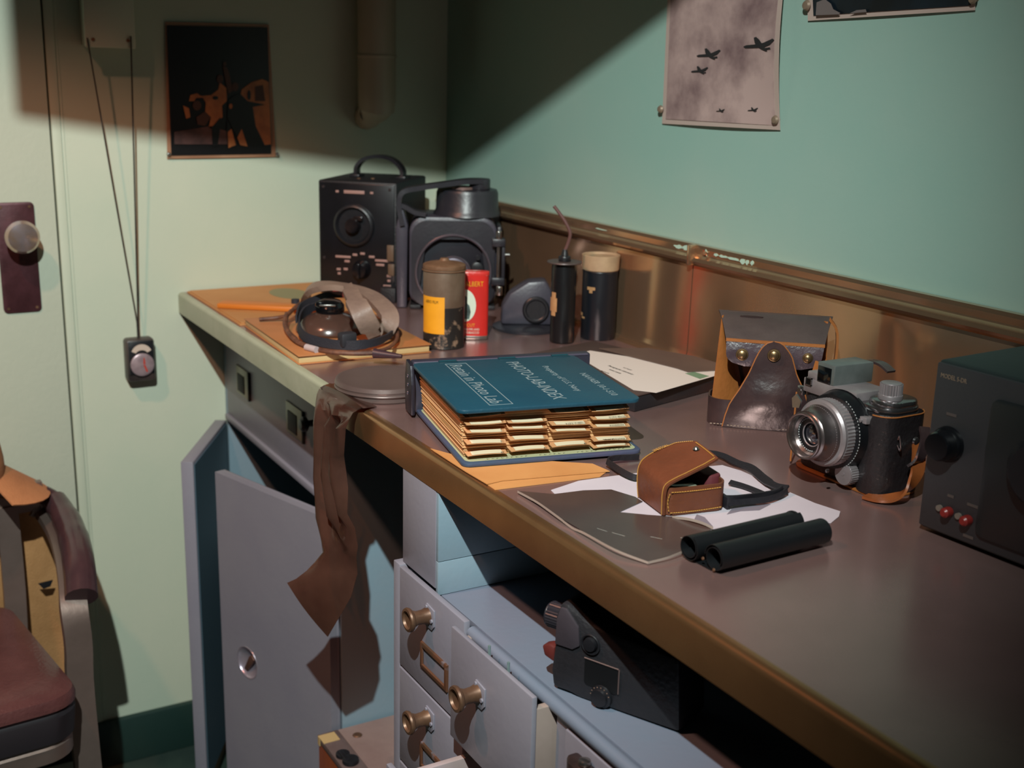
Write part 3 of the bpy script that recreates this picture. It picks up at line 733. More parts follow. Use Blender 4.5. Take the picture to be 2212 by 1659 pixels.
# carrying arm at upper left, running over the drum
b = MB(); b.ribbon([(-.012, .02, .150), (-.018, .02, .185), (-.012, .02, .2085), (.018, .025, .2165), (.06, .032, .2225), (.1, .038, .228), (.128, .045, .2285)], (0, 1, 0), .034, .0085, sub=5)
b.ribbon([(-.016, .02, .186), (-.006, .02, .1825), (.010, .02, .174), (.03, .02, .170)], (0, 1, 0), .03, .008, sub=4)
b.cyl((.126, .048, .2135), (.126, .048, .2325), .019, seg=28, bev=.002)
obj('carrying_arm', b, cam_p, t)
b = MB(); b.prism([(-.022, .0), (-.004, 0), (-.002, .15), (-.014, .19), (-.024, .145)], .010, .058, HX, .003); obj('side_housing', b, cam_g, t)
b = MB(); b.bx((.158, .01, .03), (.166, .09, .15), .002); b.bx((.10, .128, .01), (.168, .16, .17), .004); obj('rear_housing', b, cam_p, t)
b = MB(); b.cyl((.160, -.010, .040), (.160, -.010, .138), .0032, seg=14); b.cyl((.160, -.010, .128), (.160, -.010, .146), .0058, seg=12, bev=.001); b.cyl((.163, -.010, .030), (.163, -.010, .046), .0058, seg=12, bev=.001)
b.cyl((.172, -.010, .1035), (.180, -.010, .1035), .0035, seg=12)
lt = obj('latch_rod', b, chrome, t)
b = MB(); b.bx((.148, -.016, .118), (.172, .008, .132), .002); b.bx((.148, -.016, .048), (.172, .008, .062), .002); b.bx((.166, -.012, .05), (.172, .004, .128), .001); obj('latch_bracket', b, cam_p, t)
b = MB()
for x in (.012, .146): b.bx((x-.010, .0, 0), (x+.010, .12, .008), .002)
objs('foot', b, blackmat, t)

# --- rusty round tin with a yellow film label
p = ct(958, 757); vd = (V((CAM.x, CAM.y, 0))-V((p.x, p.y, 0))).normalized()
q = p-vd*.0325
t = thing('film_tin', 'rusty cylindrical tin with black lower half and yellow film label', 'tin', (q.x, q.y, CZ), 0)
Ht = .142; Rt = .0322
rust = M('rusty_tin', '7C6A5A', .5, .3, var='665242', vs=18, bump=.3)
b = MB(); b.lathe([(0, 0), (Rt, 0), (Rt+.0008, .0015), (Rt, .004), (Rt, .066)], (0, 0, 0)); obj('lower_body', b, M('flaked_black', '201D1C', .4, var='7E6654', vs=60, lo=.55, hi=.63, bump=.4), t)
b = MB(); b.lathe([(Rt, .0655), (Rt+.0006, .067), (Rt+.0006, .126), (Rt+.0001, .1275)], (0, 0, 0)); obj('upper_body', b, rust, t)
b = MB(); b.lathe([(Rt+.0010, .1235), (Rt+.0014, .125), (Rt+.0010, .1295), (Rt-.001, .131), (Rt-.006, .1325), (.012, .1345), (.008, .136), (.006, .1395), (0, .140)], (0, 0, 0)); b.lathe([(Rt+.0014, .1205), (Rt+.0026, .1215), (Rt+.0014, .1225)], (0, 0, 0)); obj('lid', b, M('rusty_lid', '6A4A34', .6, .3, var='7E6048', vs=40, bump=.4), t)
am = math.atan2(vd.y, vd.x)
def wrap(mb, a0, a1, z0, z1, r, n=14, mi=0, c=(0, 0)):
    tt = bmesh.new(); A = []; B_ = []
    for i in range(n+1):
        a = a0+(a1-a0)*i/n; A.append(tt.verts.new((c[0]+r*math.cos(a), c[1]+r*math.sin(a), z0))); B_.append(tt.verts.new((c[0]+r*math.cos(a), c[1]+r*math.sin(a), z1)))
    for i in range(n): tt.faces.new((A[i], A[i+1], B_[i+1], B_[i]))
    bmesh.ops.recalc_face_normals(tt, faces=tt.faces); bmesh.ops.solidify(tt, geom=tt.faces[:], thickness=.0003); mb.add(tt, mi)
b = MB(); wrap(b, am-1.28, am+.03, .025, .083, Rt+.0010); lab = obj('label', b, M('yellow_label', 'E8A020', .55, var='DC9418', vs=20), t)
def wraptext(name, s, size, mat, par, r, acen, z, sx=.75):
    o = text(name, s, size, mat, par, (0, 0, 0), (1, 0, 0), (0, 1, 0), sx, .00005, 'CENTER')
    for v in o.data.vertices:
        x, y, zz_ = v.co; a = acen+x/r; v.co = ((r+zz_)*math.cos(a), (r+zz_)*math.sin(a), z+y)
    return o
wraptext('label_text', 'AERO FILM', .0065, M('ink_brown', '4A2E10', .6), lab, Rt+.0015, am-.62, .073)

# --- red pocket tobacco tin behind it
t = thing('tobacco_tin', 'red pocket tobacco tin with oval portrait half hidden behind the rusty tin', 'tin', (.5588, -.2902, CZ), 60)
b = MB()
def ov(w, d, k=28): return [(w/2+w/2*(abs(math.cos(a))**.55)*math.copysign(1, math.cos(a)), d/2+d/2*(abs(math.sin(a))**.8)*math.copysign(1, math.sin(a))) for a in [2*math.pi*i/k for i in range(k)]]
b.prism([(x, y) for x, y in ov(.076, .024)], .006, .1065); obj('tin_body', b, M('tin_red', 'CE2A24', .35, var='C42620', vs=10), t)
b = MB(); b.prism([(x, y) for x, y in ov(.077, .025)], 0, .0062, None, .001); obj('bottom_rim', b, M('tin_silver', '9A8E88', .3, .8), t)
b = MB(); b.prism([(x, y) for x, y in ov(.0772, .0252)], .1035, .1105, None, .0015); obj('lid', b, M('tin_red_worn', 'C8322C', .4, var='D8A8A0', vs=60, lo=.5, hi=.62), t)
yel = M('tin_yellow', 'E0A020', .4); wht = M('tin_white', 'D8DCC8', .45)
def tinp(x, z, off=0):   # front surface of the flattened oval
    u = (x-.038)/.038; u = max(-.999, min(.999, u)); a = math.acos(abs(u)**(1/.55)); return (x, .012-.012*math.sin(a)**.8-.0004-off, z)
def tintext(s, size, xc, z, mat, sx=.8):
    o = text('lettering', s, size, mat, t, (0, 0, 0), (1, 0, 0), (0, 1, 0), sx, .00005, 'CENTER')
    for v in o.data.vertices:
        x, y, z3 = v.co; q_ = tinp(xc+x, z+y, .0002+z3); v.co = q_
tintext('PRINCE ALBERT', .0115, .038, .0875, yel, .74)
tintext('CRIMP CUT', .0075, .038, .0215, yel, .9)
tintext('LONG BURNING PIPE AND', .0048, .038, .0155, wht, .85)
tintext('CIGARETTE TOBACCO', .0052, .038, .010, wht, .9)
b = MB(); tt = bmesh.new(); vs = [tt.verts.new(tinp(.038+.0185*math.cos(2*math.pi*i/32), .056+.0265*math.sin(2*math.pi*i/32), .0003)) for i in range(32)]; tt.faces.new(vs); b.add(tt); obj('portrait_oval', b, wht, t)
b = MB()
def ptin(pts): b.face([tinp(x, z, .0008) for x, z in pts])
ptin([(.030, .034), (.046, .034), (.048, .046), (.046, .056), (.042, .060), (.042, .070), (.038, .073), (.034, .070), (.034, .060), (.030, .056), (.028, .046)])
obj('portrait_figure', b, M('portrait_grey', '5E706C', .5, var='37423E', vs=60), t)

# --- cast elbow bracket lying by the splashback
p = ct(1142, 706)
t = thing('lamp_bracket', 'dark cast metal elbow with round bore behind the slim tube', 'bracket', (.545, -.120, CZ), 62)
b = MB(); b.prism([(-.045, .008), (.05, .008), (.05, .05), (.03, .085), (.0, .082), (-.03, .062), (-.043, .04)], -.012, .03, HX, .006); obj('casting', b, cam_g, t)
b = MB(); b.torus((.014, -.014, .035), (0, 1, 0), .019, .004); b.cyl((.014, -.016, .035), (.014, -.011, .035), .017, seg=28); obj('bore_ring', b, blackm, t)
b = MB(); b.lathe([(0, 0), (.058, 0), (.058, .004), (.05, .007), (.02, .009), (0, .009)], (0, .005, 0), (0, 0, 1), 44); obj('base_flange', b, cam_p, t)

# --- slim black tube with disc top and cable
p = ct(1213, 744); vd = (V((CAM.x, CAM.y, 0))-V((p.x, p.y, 0))).normalized(); q = p-vd*.0195
t = thing('flash_handle', 'slim black tube with flat disc top, torn tan patch and brown cord', 'tube', (q.x, q.y, CZ))
b = MB(); b.lathe([(0, 0), (.0185, 0), (.0198, .002), (.0202, .12), (.019, .129), (0, .129)], (0, 0, 0)); obj('tube_body', b, M('black_paper_tube', '141416', .28, bump=.3), t)
b = MB(); b.lathe([(0, 0), (.0275, 0), (.028, .001), (.0275, .0022), (0, .0022)], (0, 0, .129)); obj('disc', b, M('disc_grey', '564A48', .45, .3), t)
b = MB(); b.cyl((0, 0, .131), (0, 0, .140), .010, seg=20, bev=.002); b.cyl((0, 0, .139), (0, 0, .150), .0065, .004, seg=16); obj('plug', b, blackm, t)
b = MB(); b.tube([(0, 0, .148), (.002, .004, .160), (.004, .006, .176), (.0, .0, .192), (-.006, -.008, .206), (-.012, -.016, .218)], .0028, 8, sub=5); obj('cord', b, M('cord_brown', '5A3A36', .6), t)
am = math.atan2(vd.y, vd.x)
def patch(mb, pts, r):
    tt = bmesh.new(); tt.faces.new([tt.verts.new((r*math.cos(a), r*math.sin(a), z)) for a, z in pts]); mb.add(tt)
tan_ = M('torn_tan', 'B88C60', .7, var='A87A50', vs=60)
b = MB(); wrap(b, am-1.35, am-.5, .052, .074, .0207, 8); wrap(b, am-1.1, am-.62, .045, .083, .0206, 6); objs('torn_patch', b, tan_, t)

# --- wider black tube, open top
p = ct(1302, 736); vd = (V((CAM.x, CAM.y, 0))-V((p.x, p.y, 0))).normalized(); q = p-vd*.029
t = thing('cardboard_tube', 'wide black cardboard tube with pale open rim beside the splashback', 'tube', (q.x, min(q.y, -.047), CZ))
b = MB(); b.lathe([(0, 0), (.0282, 0), (.0288, .0015), (.0288, .114)], (0, 0, 0)); b.torus((0, 0, .1115), (0, 0, 1), .0286, .0010); obj('tube_body', b, M('tube_blueblack', '16191F', .35, bump=.3), t)
b = MB(); b.lathe([(.0288, .113), (.0300, .1145), (.0305, .130), (.0312, .1375), (.0306, .138), (.0292, .1372), (.0288, .1345), (0, .1340)], (0, 0, 0)); obj('inner_rim', b, M('tan_card', 'B09474', .6, var='9C8064', vs=30), t)
am = math.atan2(vd.y, vd.x)
b = MB(); wrap(b, am-.75, am-.25, .083, .088, .0292, 6); wrap(b, am-.60, am-.40, .078, .084, .0292, 4); wrap(b, am-1.5, am-1.15, .038, .043, .0292, 5); wrap(b, am-1.2, am-.9, .034, .037, .0292, 5); objs('torn_patch', b, tan_, t)

# --- manila folder and notebook below the headset
man = M('manila', 'C08A54', .65, var='B47C46', vs=6, bump=.1)
t = thing('manila_folder', 'orange manila folder lying flat at the far end of the worktop', 'folder', (.17, -.43, CZ), 0)
b = MB(); b.prism(rrect(-.163, -.122, .165, .145, .004), 0, .002); b.prism(rrect(-.16, -.118, .16, .15, .004), .0022, .0036); obj('folder_card', b, man, t)
b = MB(); b.lathe([(0, 0), (.044, 0), (.044, .0002), (0, .0002)], (-.06, .045, .0037), (0, 0, 1), 32, sx=1.3, sy=.8); obj('stamp', b, M('stamp_green', '86805A', .6), t)
P0, P1 = ct(476, 660, .006), ct(640, 668, .006); dd = P1-P0
t = thing('wood_ruler', 'flat orange wooden stick lying on the manila folder beside the headset', 'ruler', (P0.x, P0.y, CZ+.0038), math.degrees(math.atan2(dd.y, dd.x)))
b = MB(); b.bx((0, -.019, 0), (dd.length+.04, .019, .0095), .003); obj('stick', b, M('orange_wood', 'D07A28', .5, var='C06C20', vs=10, stretch=(.2, 1, 1)), t)
b = MB(); b.box((dd.length+.02, 0, .0098), (.02, .02, .0008), .0002); obj('end_mark', b, M('ink_brown', '4A2E10'), t)
t = thing('notebook', 'tan notebook with cream page edges under the headset', 'notebook', (.345, -.5455, CZ), -2)
b = MB(); b.bx((.0, .0, .0012), (.282, .208, .0118), .0006); obj('pages', b, M('cream_pages', 'D2B482', .6, var='C8A874', vs=80, stretch=(.1, .1, 20)), t)
b = MB(); b.bx((-.002, -.002, .0119), (.286, .21, .0134), .0006); b.bx((-.002, -.002, 0), (.286, .21, .0011), .0005); obj('cover', b, M('tan_cover', 'B8794A', .6, var='A46A3C', vs=8, bump=.1), t)

# --- headset
c0 = V((.435, -.425, 0))
t = thing('headset', 'pilot headset with leather head strap, cables and domed earpiece on the notebook', 'headset', (c0.x, c0.y, CZ+.0138), 66)
# local +x = right in view, +y = away
def H(x, y, h=0):
    p = ct(x, y, h+.0141); return loc_of(t, V((p.x, p.y, CZ+.0138+h)))
e0 = H(712, 700, .012)
b = MB(); b.lathe([(0, 0), (.050, 0), (.0535, .004), (.052, .010), (.046, .018), (.036, .025), (.022, .030), (.017, .032), (0, .032)], (e0.x, e0.y, .0), (0, 0, 1), 56); ec = obj('ear_dome', b, M('bakelite', '4E3830', .22, var='40302A', vs=12, coat=.4), t)
b = MB(); b.lathe([(0, 0), (.021, 0), (.023, .004), (.0225, .012), (.018, .018), (.008, .020), (0, .020)], (e0.x+.001, e0.y+.003, .0305), (.0, -.12, 1), 36); b.box((e0.x-.014, e0.y-.008, .046), (.014, .006, .007), .002); obj('ear_cap', b, M('gloss_black', '0E0F12', .12), ec)
b = MB(); b.box((e0.x-.002, e0.y-.019, .0455), (.026, .003, .003), .001); obj('chrome_clip', b, chrome, ec)
blk = M('elastic_band', '24242C', .7, bump=.3, bs=400)
b = MB(); b.ribbon([H(680, 662, .035), H(655, 676, .030), H(645, 700, .022), H(655, 725, .014), H(690, 738, .010), H(735, 745, .009), H(775, 745, .010), H(815, 738, .011), H(845, 722, .014), H(855, 705, .02)], (.1, 0, 1), [.013, .016, .016, .014, .014, .014, .014, .012, .010, .008], .003, sub=6)
b.ribbon([H(640, 690, .03), H(652, 662, .036), H(700, 640, .040), H(740, 636, .042)], (0, .6, .5), .012, .003, sub=5)
obj('elastic_band', b, blk, t)
b = MB(); b.box(H(750, 733, .016), (.026, .018, .022), .004, Matrix.Rotation(.5, 3, 'Z')); obj('band_slider', b, M('slider_black', '26262C', .6), t)
lea = M('grey_leather', '8C7668', .5, var='78645A', vs=18, bump=.4, bs=120)
b = MB(); b.ribbon([H(661, 652, .020), H(663, 636, .040), H(680, 622, .056), H(720, 618, .064), H(760, 624, .062), H(800, 640, .056), H(832, 668, .046), H(843, 690, .034), H(835, 712, .020), H(818, 722, .012)], [(.2, 1, .3), (.2, 1, .3), (.2, 1, .2), (.2, 1, .0), (.3, 1, 0), (.5, .8, .1), (.7, .6, .2), (.8, .4, .3), (.8, .3, .3), (.8, .3, .3)], [.024, .026, .028, .029, .029, .028, .028, .027, .024, .020], .0095, sub=7)
obj('head_strap', b, lea, t)
b = MB(); b.ribbon([H(752, 618, .072), H(762, 640, .068), H(775, 665, .058), H(792, 695, .038), H(808, 725, .014)], [(.9, .3, .3), (1, .2, .1), (1, .1, .0), (1, .1, 0), (1, .1, .1)], [.014, .024, .032, .032, .020], .008, sub=7)
obj('cross_strap', b, M('grey_leather', '8C7668'), t)
b = MB()
b.tube([H(560, 690, .004), H(600, 686, .006), H(622, 680, .012), H(637, 664, .02), H(650, 655, .02)], .0032, 8, sub=5)
b.tube([H(620, 678, .018), H(616, 700, .012), H(626, 722, .007), H(645, 740, .004), H(675, 752, .003), H(715, 760, .003), H(765, 763, .003), H(808, 762, .003)], .0042, 8, sub=6)
b.tube([H(648, 662, .024), H(628, 672, .022), H(617, 688, .016), H(620, 712, .008), H(640, 732, .004)], .003, 8, sub=5)
b.tube([H(808, 760, .004), H(838, 752, .006), H(856, 735, .010), H(858, 712, .014), H(850, 692, .018), H(846, 704, .014)], .0028, 8, sub=5)
obj('cable', b, M('cloth_cable', '744A34', .6, var='4A2C22', vs=80, bump=.3), t)
b = MB(); a_, b2 = H(808, 763, .004), H(868, 770, .003); b.cyl(a_, b2, .0075, .003, seg=18); obj('plug', b, M('plug_plum', '3C2A30', .35), t)
b = MB(); b.cyl(H(662, 750, .004), H(684, 756, .004), .0052, seg=14); obj('cable_tag', b, M('tag_pale', 'B8A8A8', .5), t)
b = MB(); b.lathe([(0, 0), (.007, 0), (.007, .007), (0, .007)], H(638, 650, .02)-V((0, 0, .004)), (0, 0, 1), 18); obj('band_button', b, blk, t)
# ================================================================ middle of the worktop
# --- film can
t = thing('film_can', 'flat round taupe film can partly hidden behind the thick binder', 'film can', (.8165, -.5035, CZ))
R0 = .0665
b = MB(); b.lathe([(0, 0), (R0-.003, 0), (R0-.002, .0012), (R0-.002, .012), (0, .012)], (0, 0, 0), seg=72); canm = M('taupe_can', '6E5E5A', .36, .35, var='665652', vs=6, bump=.1); obj('can_base', b, canm, t)
b = MB(); b.lathe([(R0-.0015, .0075), (R0, .008), (R0+.0008, .0095), (R0, .011), (R0, .0135), (R0+.0006, .0145), (R0-.001, .0195), (R0-.004, .0205), (R0-.007, .0198), (0, .0198)], (0, 0, 0), seg=72); obj('can_lid', b, canm, t)

# --- hanging roll film
fy = -.586
rows = []
def frow(l, r, amp, fr, n=24, ph=0):
    row = []
    for j in range(n+1):
        v = j/n; p = l.lerp(r, v); p = p+V((0, -amp*math.sin(v*fr*math.pi+ph), 0)) if True else p
        row.append(p)
    rows.append(row)
def top(l, r, h, amp):
    a, c = ct(*l, h), ct(*r, h); row = []
    for j in range(25): v = j/24; row.append(a.lerp(c, v)+V((0, 0, amp*math.sin(v*math.pi))))
    rows.append(row)
top((727, 829), (814, 878.5), .0016, .001); top((712, 828), (800, 880), .003, .002); top((700, 832), (784, 882), .006, .004)
frow(on(1, -.566, 690, 838), on(1, -.570, 772, 886), .004, 1)
frow(on(1, -.575, 684, 852), on(1, -.578, 762, 892), .006, 1)
for (l, r, a, f, yl, yr) in (((682, 880), (755, 905), .006, 4, 0, 0), ((686, 911), (747, 925), .010, 5, 0, 0), ((690, 990), (733, 985), .011, 5.2, 0, 0), ((689, 1030), (734, 1020), .011, 5.3, 0, 0), ((692, 1080), (742, 1055), .011, 5.2, 0, .002), ((690, 1118), (750, 1109), .009, 5, 0, .006), ((693, 1162), (759, 1142), .005, 3.5, -.004, .010), ((697, 1193), (773, 1180), .003, 3, -.008, .014), ((680, 1214), (774, 1203), .003, 2.4, -.014, .017), ((662, 1233), (768, 1240), .003, 1.6, -.024, .014), ((640, 1250), (758, 1290), .004, 1, -.034, .008), ((620, 1259), (708, 1376), .003, 1, -.044, -.004)):
    frow(on(1, fy-.002+yl, *l), on(1, fy-.002+yr, *r), a, f)
o_ = V((.76, -.575, .60))
b = MB(); b.sheet([[p-o_ for p in r] for r in rows], .0003)
film = M('film_brown', '684A3E', .26, var='4C342C', vs=7, coat=.8, see='C07A48', seef=.45)
o = obj('film_strip', b, film, None, o_, sharp=70); tag(o, 'long strip of brown film hanging over the worktop edge with curled end', 'film strip')

# --- thick tabbed binder
t = thing('binder', 'thick blue tabbed index binder with silver lettering lying on the worktop', 'binder', (1.1515, -.5595, CZ+.0026), 78)
blue = M('binder_blue', '153E50', .45, var='1C4656', vs=7, bump=.2, bs=220)
blued = M('binder_edge', '2E4A60', .5, var='4A4860', vs=9, bump=.3)
Bw, Bd, Bh = .214, .232, .0655
b = MB(); b.prism(rrect(0, 0, Bw, Bd-.006, .010), 0, .0045, None, .0012); obj('bottom_cover', b, blued, t)
b = MB(); b.prism(rrect(.005, .006, Bw-.005, Bd-.012, .008), .0046, .0049); obj('endpaper', b, M('endpaper_green', 'A8A884', .6), t)
b = MB(); b.prism(rrect(-.006, .001, Bw-.004, Bd-.012, .011), Bh-.005, Bh, None, .0014); obj('top_cover', b, blue, t)
# sheets
rnd = random.Random(11); b = MB(); z = .0052; k = 0
while z < Bh-.0125:
    th = rnd.choice((.0006, .0009, .0013)); dx = rnd.uniform(-.0012, .0012); y0 = .022+rnd.uniform(-.0015, .0015); x0 = .0075-.0065*(z/Bh)+dx
    b.bx((x0, y0, z), (x0+.199+rnd.uniform(-.001, .001), Bd-.022, z+th), mi=k % 2); z += th+.00025; k += 1
obj('sheets', b, [M('sheet_cream', 'DCB688', .65, var='C09458', vs=8), M('sheet_tan', 'D09C66', .65, var='E0B88C', vs=8)], t)
b = MB(); b.bx((.001, .020, Bh-.0125), (.2, Bd-.02, Bh-.0095)); obj('flyleaf', b, M('flyleaf_ochre', '9A602A', .65), t)
# index tabs
labels = {(0, 0): '20', (0, 1): '19', (0, 2): '18', (0, 3): '21', (1, 0): '16', (1, 1): '15', (1, 3): '17 PHOTOGRAPHIC', (2, 0): '12', (2, 1): '11', (2, 2): '14 USEFUL DATA', (2, 3): '13 REFERENCE', (3, 2): '10 ELECTRONICS', (3, 3): '9 FILTER DATA', (4, 2): '8 TECHNICAL', (4, 3): '7 DATA', (4, 1): '6', (3, 0): '5', (3, 1): '4'}
tabm = M('tab_cream', 'C8946A', .6, var='B88456', vs=12); tabl = M('tab_label', 'D2C4A6', .55); ink = M('black_ink', '241E1A', .7)
TZ = [[.012, .025, .038, .048, .057], [.0135, .026, .039, .047], [.015, .032, .040, .0555], [.010, .0175, .034, .044, .0545]]
for ci in range(4):
    for ri, z in enumerate(TZ[ci]):
        x0 = .008+.0495*ci+rnd.uniform(-.0008, .0008)-.006*(z/Bh); w = .0478
        e = bpy.data.objects.new('index_tab', None)
        b = MB(); rws = []
        for i in range(5):
            u = i/4; y = .026-.0175*u; row = []
            for j in range(9):
                v = j/8; tp = .0012*(u**2)*(1 if v > .5 else -1)*abs(2*v-1)**6
                row.append((x0+w*v-tp, y, z+.0009*math.sin(v*math.pi+ri)-.0016*u*u))
            rws.append(row)
        b.sheet(rws, .0007)
        tb = obj('index_tab', b, tabm, t, sharp=60)
        b = MB(); b.sheet([[(p[0], p[1], p[2]+.0006) for p in r[1:8]] for r in rws[2:]], .0002); obj('tab_label', b, tabl, tb, sharp=60)
        if (ri, ci) in labels:
            s = labels[(ri, ci)]
            text('tab_number', s, .0046, ink, tb, (x0+w*.9, .0095, z+.0004), (-1, 0, 0), (0, -.95, .0), .85 if len(s) < 4 else min(.75, .042/(.0031*len(s))), .00005)
b = MB(); b.bx((-.0045, Bd-.012, .0), (Bw+.02, Bd+.0045, Bh+.001), .003); sp_ = obj('spine', b, M('spine_plum', '3A3846', .42, .2, var='30303C', vs=10, bump=.3), t)
b = MB()
cap = [(Bd-.026, .001), (Bd+.006, .0), (Bd+.009, .012), (Bd+.0095, .045), (Bd+.004, Bh+.0015), (Bd-.020, Bh-.002), (Bd-.026, .04)]
for xx in (-.0095, ):
    b.prism(cap, xx, xx+.0048, MX, .001)
ec = obj('spine_end', b, M('spine_dark', '2A2832', .4, .3, bump=.3), t)
b = MB()
for yy, zz_ in ((Bd-.008, .048), (Bd-.009, .037), (Bd-.008, .026)): b.torus((-.0098, yy, zz_), (1, 0, 0), .0024, .0007, 20, 6)
objs('post_hole', b, M('post_steel', '6A6E7C', .3, .8), ec)
b = MB(); b.bx((-.003, Bd-.013, Bh-.002), (Bw+.016, Bd+.002, Bh+.0006), .001); obj('hinge_strip', b, M('hinge_mauve', '4A4656', .5, bump=.3), t)
for xx in (.040, .118, .190):
    b = MB(); b.bx((xx-.012, Bd-.021, Bh-.0008), (xx+.012, Bd-.0105, Bh+.0006), .0004); h_ = obj('hinge_slot', b, M('slot_teal', '0E333E', .5), t)
    b = MB(); b.cyl((xx-.011, Bd-.013, Bh+.0003), (xx+.011, Bd-.013, Bh+.0003), .0014, seg=10); obj('hinge_pin', b, M('pin_copper', '2C5A66', .3, .5), h_)
sil = M('silver_lettering', '93A6AC', .45, .3)
def tl(s, x0, y0, y1, size, x1=None, nm='lettering'):
    """a line read from y0 (spine side) towards the viewer at y1; letter tops face +x"""
    o = text(nm, s, size, sil, t, (0, 0, 0), (0, -1, 0), (1, 0, 0), 1, .00006)
    ys = [v.co.y for v in o.data.vertices]; L = max(ys)-min(ys)
    k = (y0-y1)/L; sh = ((x1 if x1 is not None else x0)-x0)/(y0-y1)
    for v in o.data.vertices:
        yy = (v.co.y-max(ys))*k; v.co.y = y0+yy; v.co.x = v.co.x+x0+(-yy)*sh; v.co.z += Bh+.00025
    return o
tl('Retain in Photo Lab', .0365, .197, .019, .0225)
tl('PHOTO-LAB-INDEX', .110, .197, .020, .0235)
tl('Property of U.S. Navy', .148, .168, .047, .0115)
tl('NAVAER 10-1-510', .181, .124, .021, .0125)
b = MB()
for a_, c_ in (((.0325, .2035), (.0335, .0135)), ((.0590, .2035), (.0600, .0135)), ((.0325, .2035), (.0600, .2043)), ((.0325, .0127), (.0600, .0135))): b.bx((a_[0], min(a_[1], c_[1]), Bh+.0001), (c_[0], max(a_[1], c_[1]), Bh+.0004))
obj('lettering_frame', b, sil, t)
b = MB()
for i in range(30):
    xx = .03+.0056*i
    if i in (9, 10, 17, 18, 24): continue
    b.bx((xx, .0078+.0006*(i % 2), .00495), (xx+.0006, .0112-.0008*((i*5) % 3), .0051)); b.bx((xx+.0006, .0088+.0007*(i % 3), .00495), (xx+.0026, .0094+.0007*(i % 3), .0051))
obj('endpaper_writing', b, M('faint_ink', '4E4C3C', .7), t)

# --- dark ledger tray with white form and brown card
F0 = V((1.049, -.285)); th_ = 103
t = thing('clipboard', 'flat dark ledger behind the binder with white printed form on it', 'ledger', (1.0435, -.2530, CZ), 104)
b = MB(); b.bx((0, 0, .0), (.194, .25, .020), .0015); obj('ledger_body', b, M('ledger_dark', '1C1C20', .5, bump=.3), t)
b = MB(); b.bx((-.001, -.001, .0201), (.195, .251, .0225), .001); obj('ledger_top', b, M('ledger_brown', '4C3C38', .5, var='42342F', vs=8), t)
def G(x, y, h=.0230): return loc_of(t, ct(x, y, h+.0003))
o = thing('printed_form', 'white printed sheet lying askew on the dark ledger behind the binder', 'paper', (.93, -.14, CZ+.0228), 104)
def G2(x, y, h=0): 
    p = ct(x, y, h+.0235); return loc_of(o, V((p.x, p.y, CZ+.0228+h)))
def flatpoly(mb, pts, th=.0003, mi=0):
    mb.prism([(p.x, p.y) for p in pts], pts[0].z, pts[0].z+th, None, 0, mi)
b = MB(); flatpoly(b, [G2(1240, 765), G2(1275, 757), G2(1547, 800), G2(1543, 812), G2(1418, 848), G2(1368, 842)]); obj('sheet', b, M('form_white', 'CFC4BC', .55), o)
b = MB(); flatpoly(b, [G2(1480, 806, .0004), G2(1500, 803, .0004), G2(1532, 812, .0004), G2(1512, 818, .0004)], .0002); obj('green_stripe', b, M('form_green', '6A8468', .6), o)
d0 = G2(1312, 790); d1 = G2(1400, 822); dv = (d1-d0)
for i, (s, sz, off) in enumerate((('U.S. NAVY', .0030, .013), ('Photographic Laboratory', .0042, 0), ('WORK ORDER', .0030, -.012), ('Requested by', .0026, -.026))):
    up_ = V((-dv.y, dv.x, 0)).normalized(); text('form_text', s, sz*1.5, ink, o, d0+up_*off+dv*(.0 if i == 1 else .2)+V((0, 0, .0005)), dv, up_, .9, .00004)
o = thing('brown_card', 'brown cardboard sheet over the back of the ledger near the splashback', 'card', (.82, -.06, CZ+.0236), 104)
def G3(x, y, h=0):
    p = ct(x, y, h+.0245); return loc_of(o, V((p.x, p.y, CZ+.0236+h)))
b = MB(); flatpoly(b, [G3(1294, 753), G3(1400, 752), G3(1500, 770), G3(1552, 785), G3(1546, 800), G3(1486, 803), G3(1462, 795)], .0011); obj('card_sheet', b, M('card_brown', '5E4C42', .6, var='54423A', vs=8), o)

# --- envelopes below the binder
for i, (poly, lab, h) in enumerate((([(985, 985), (1280, 1003), (1317, 1019), (1085, 1039), (1052, 1047), (1006, 1020), (938, 976), (930, 970)], 'upper tan envelope sticking out from under the binder', .0016), ([(1050, 1046), (1290, 1010), (1313, 1018), (1296, 1031), (1069, 1059)], 'lower tan envelope beneath the other, nearest the worktop edge', .0003))):
    c_ = ct(*poly[0]); o = thing('envelope', lab, 'envelope', (c_.x, c_.y, CZ+h-.0003), 0, 'tan envelopes under the binder')
    b = MB(); flatpoly(b, [V((*(loc_of(o, ct(x, y, h))).xy, 0)) for x, y in poly], .0009 if i == 0 else .0008); obj('envelope_paper', b, M('envelope_tan', 'C48C54', .65, var='B87E48', vs=10), o)
# ================================================================ near end of the worktop
WX = lambda y: Matrix(((1, 0, 0, 0), (0, 0, -1, y), (0, 1, 0, 0), (0, 0, 0, 1)))    # (x,z) outline, pushed to -y
dleath = M('dark_leather', '40302F', .30, var='2A2023', vs=16, bump=.5, bs=70, coat=.35)
oleath = M('raw_leather', '9C5E2A', .6, var='8A5022', vs=12, bump=.3, bs=120)
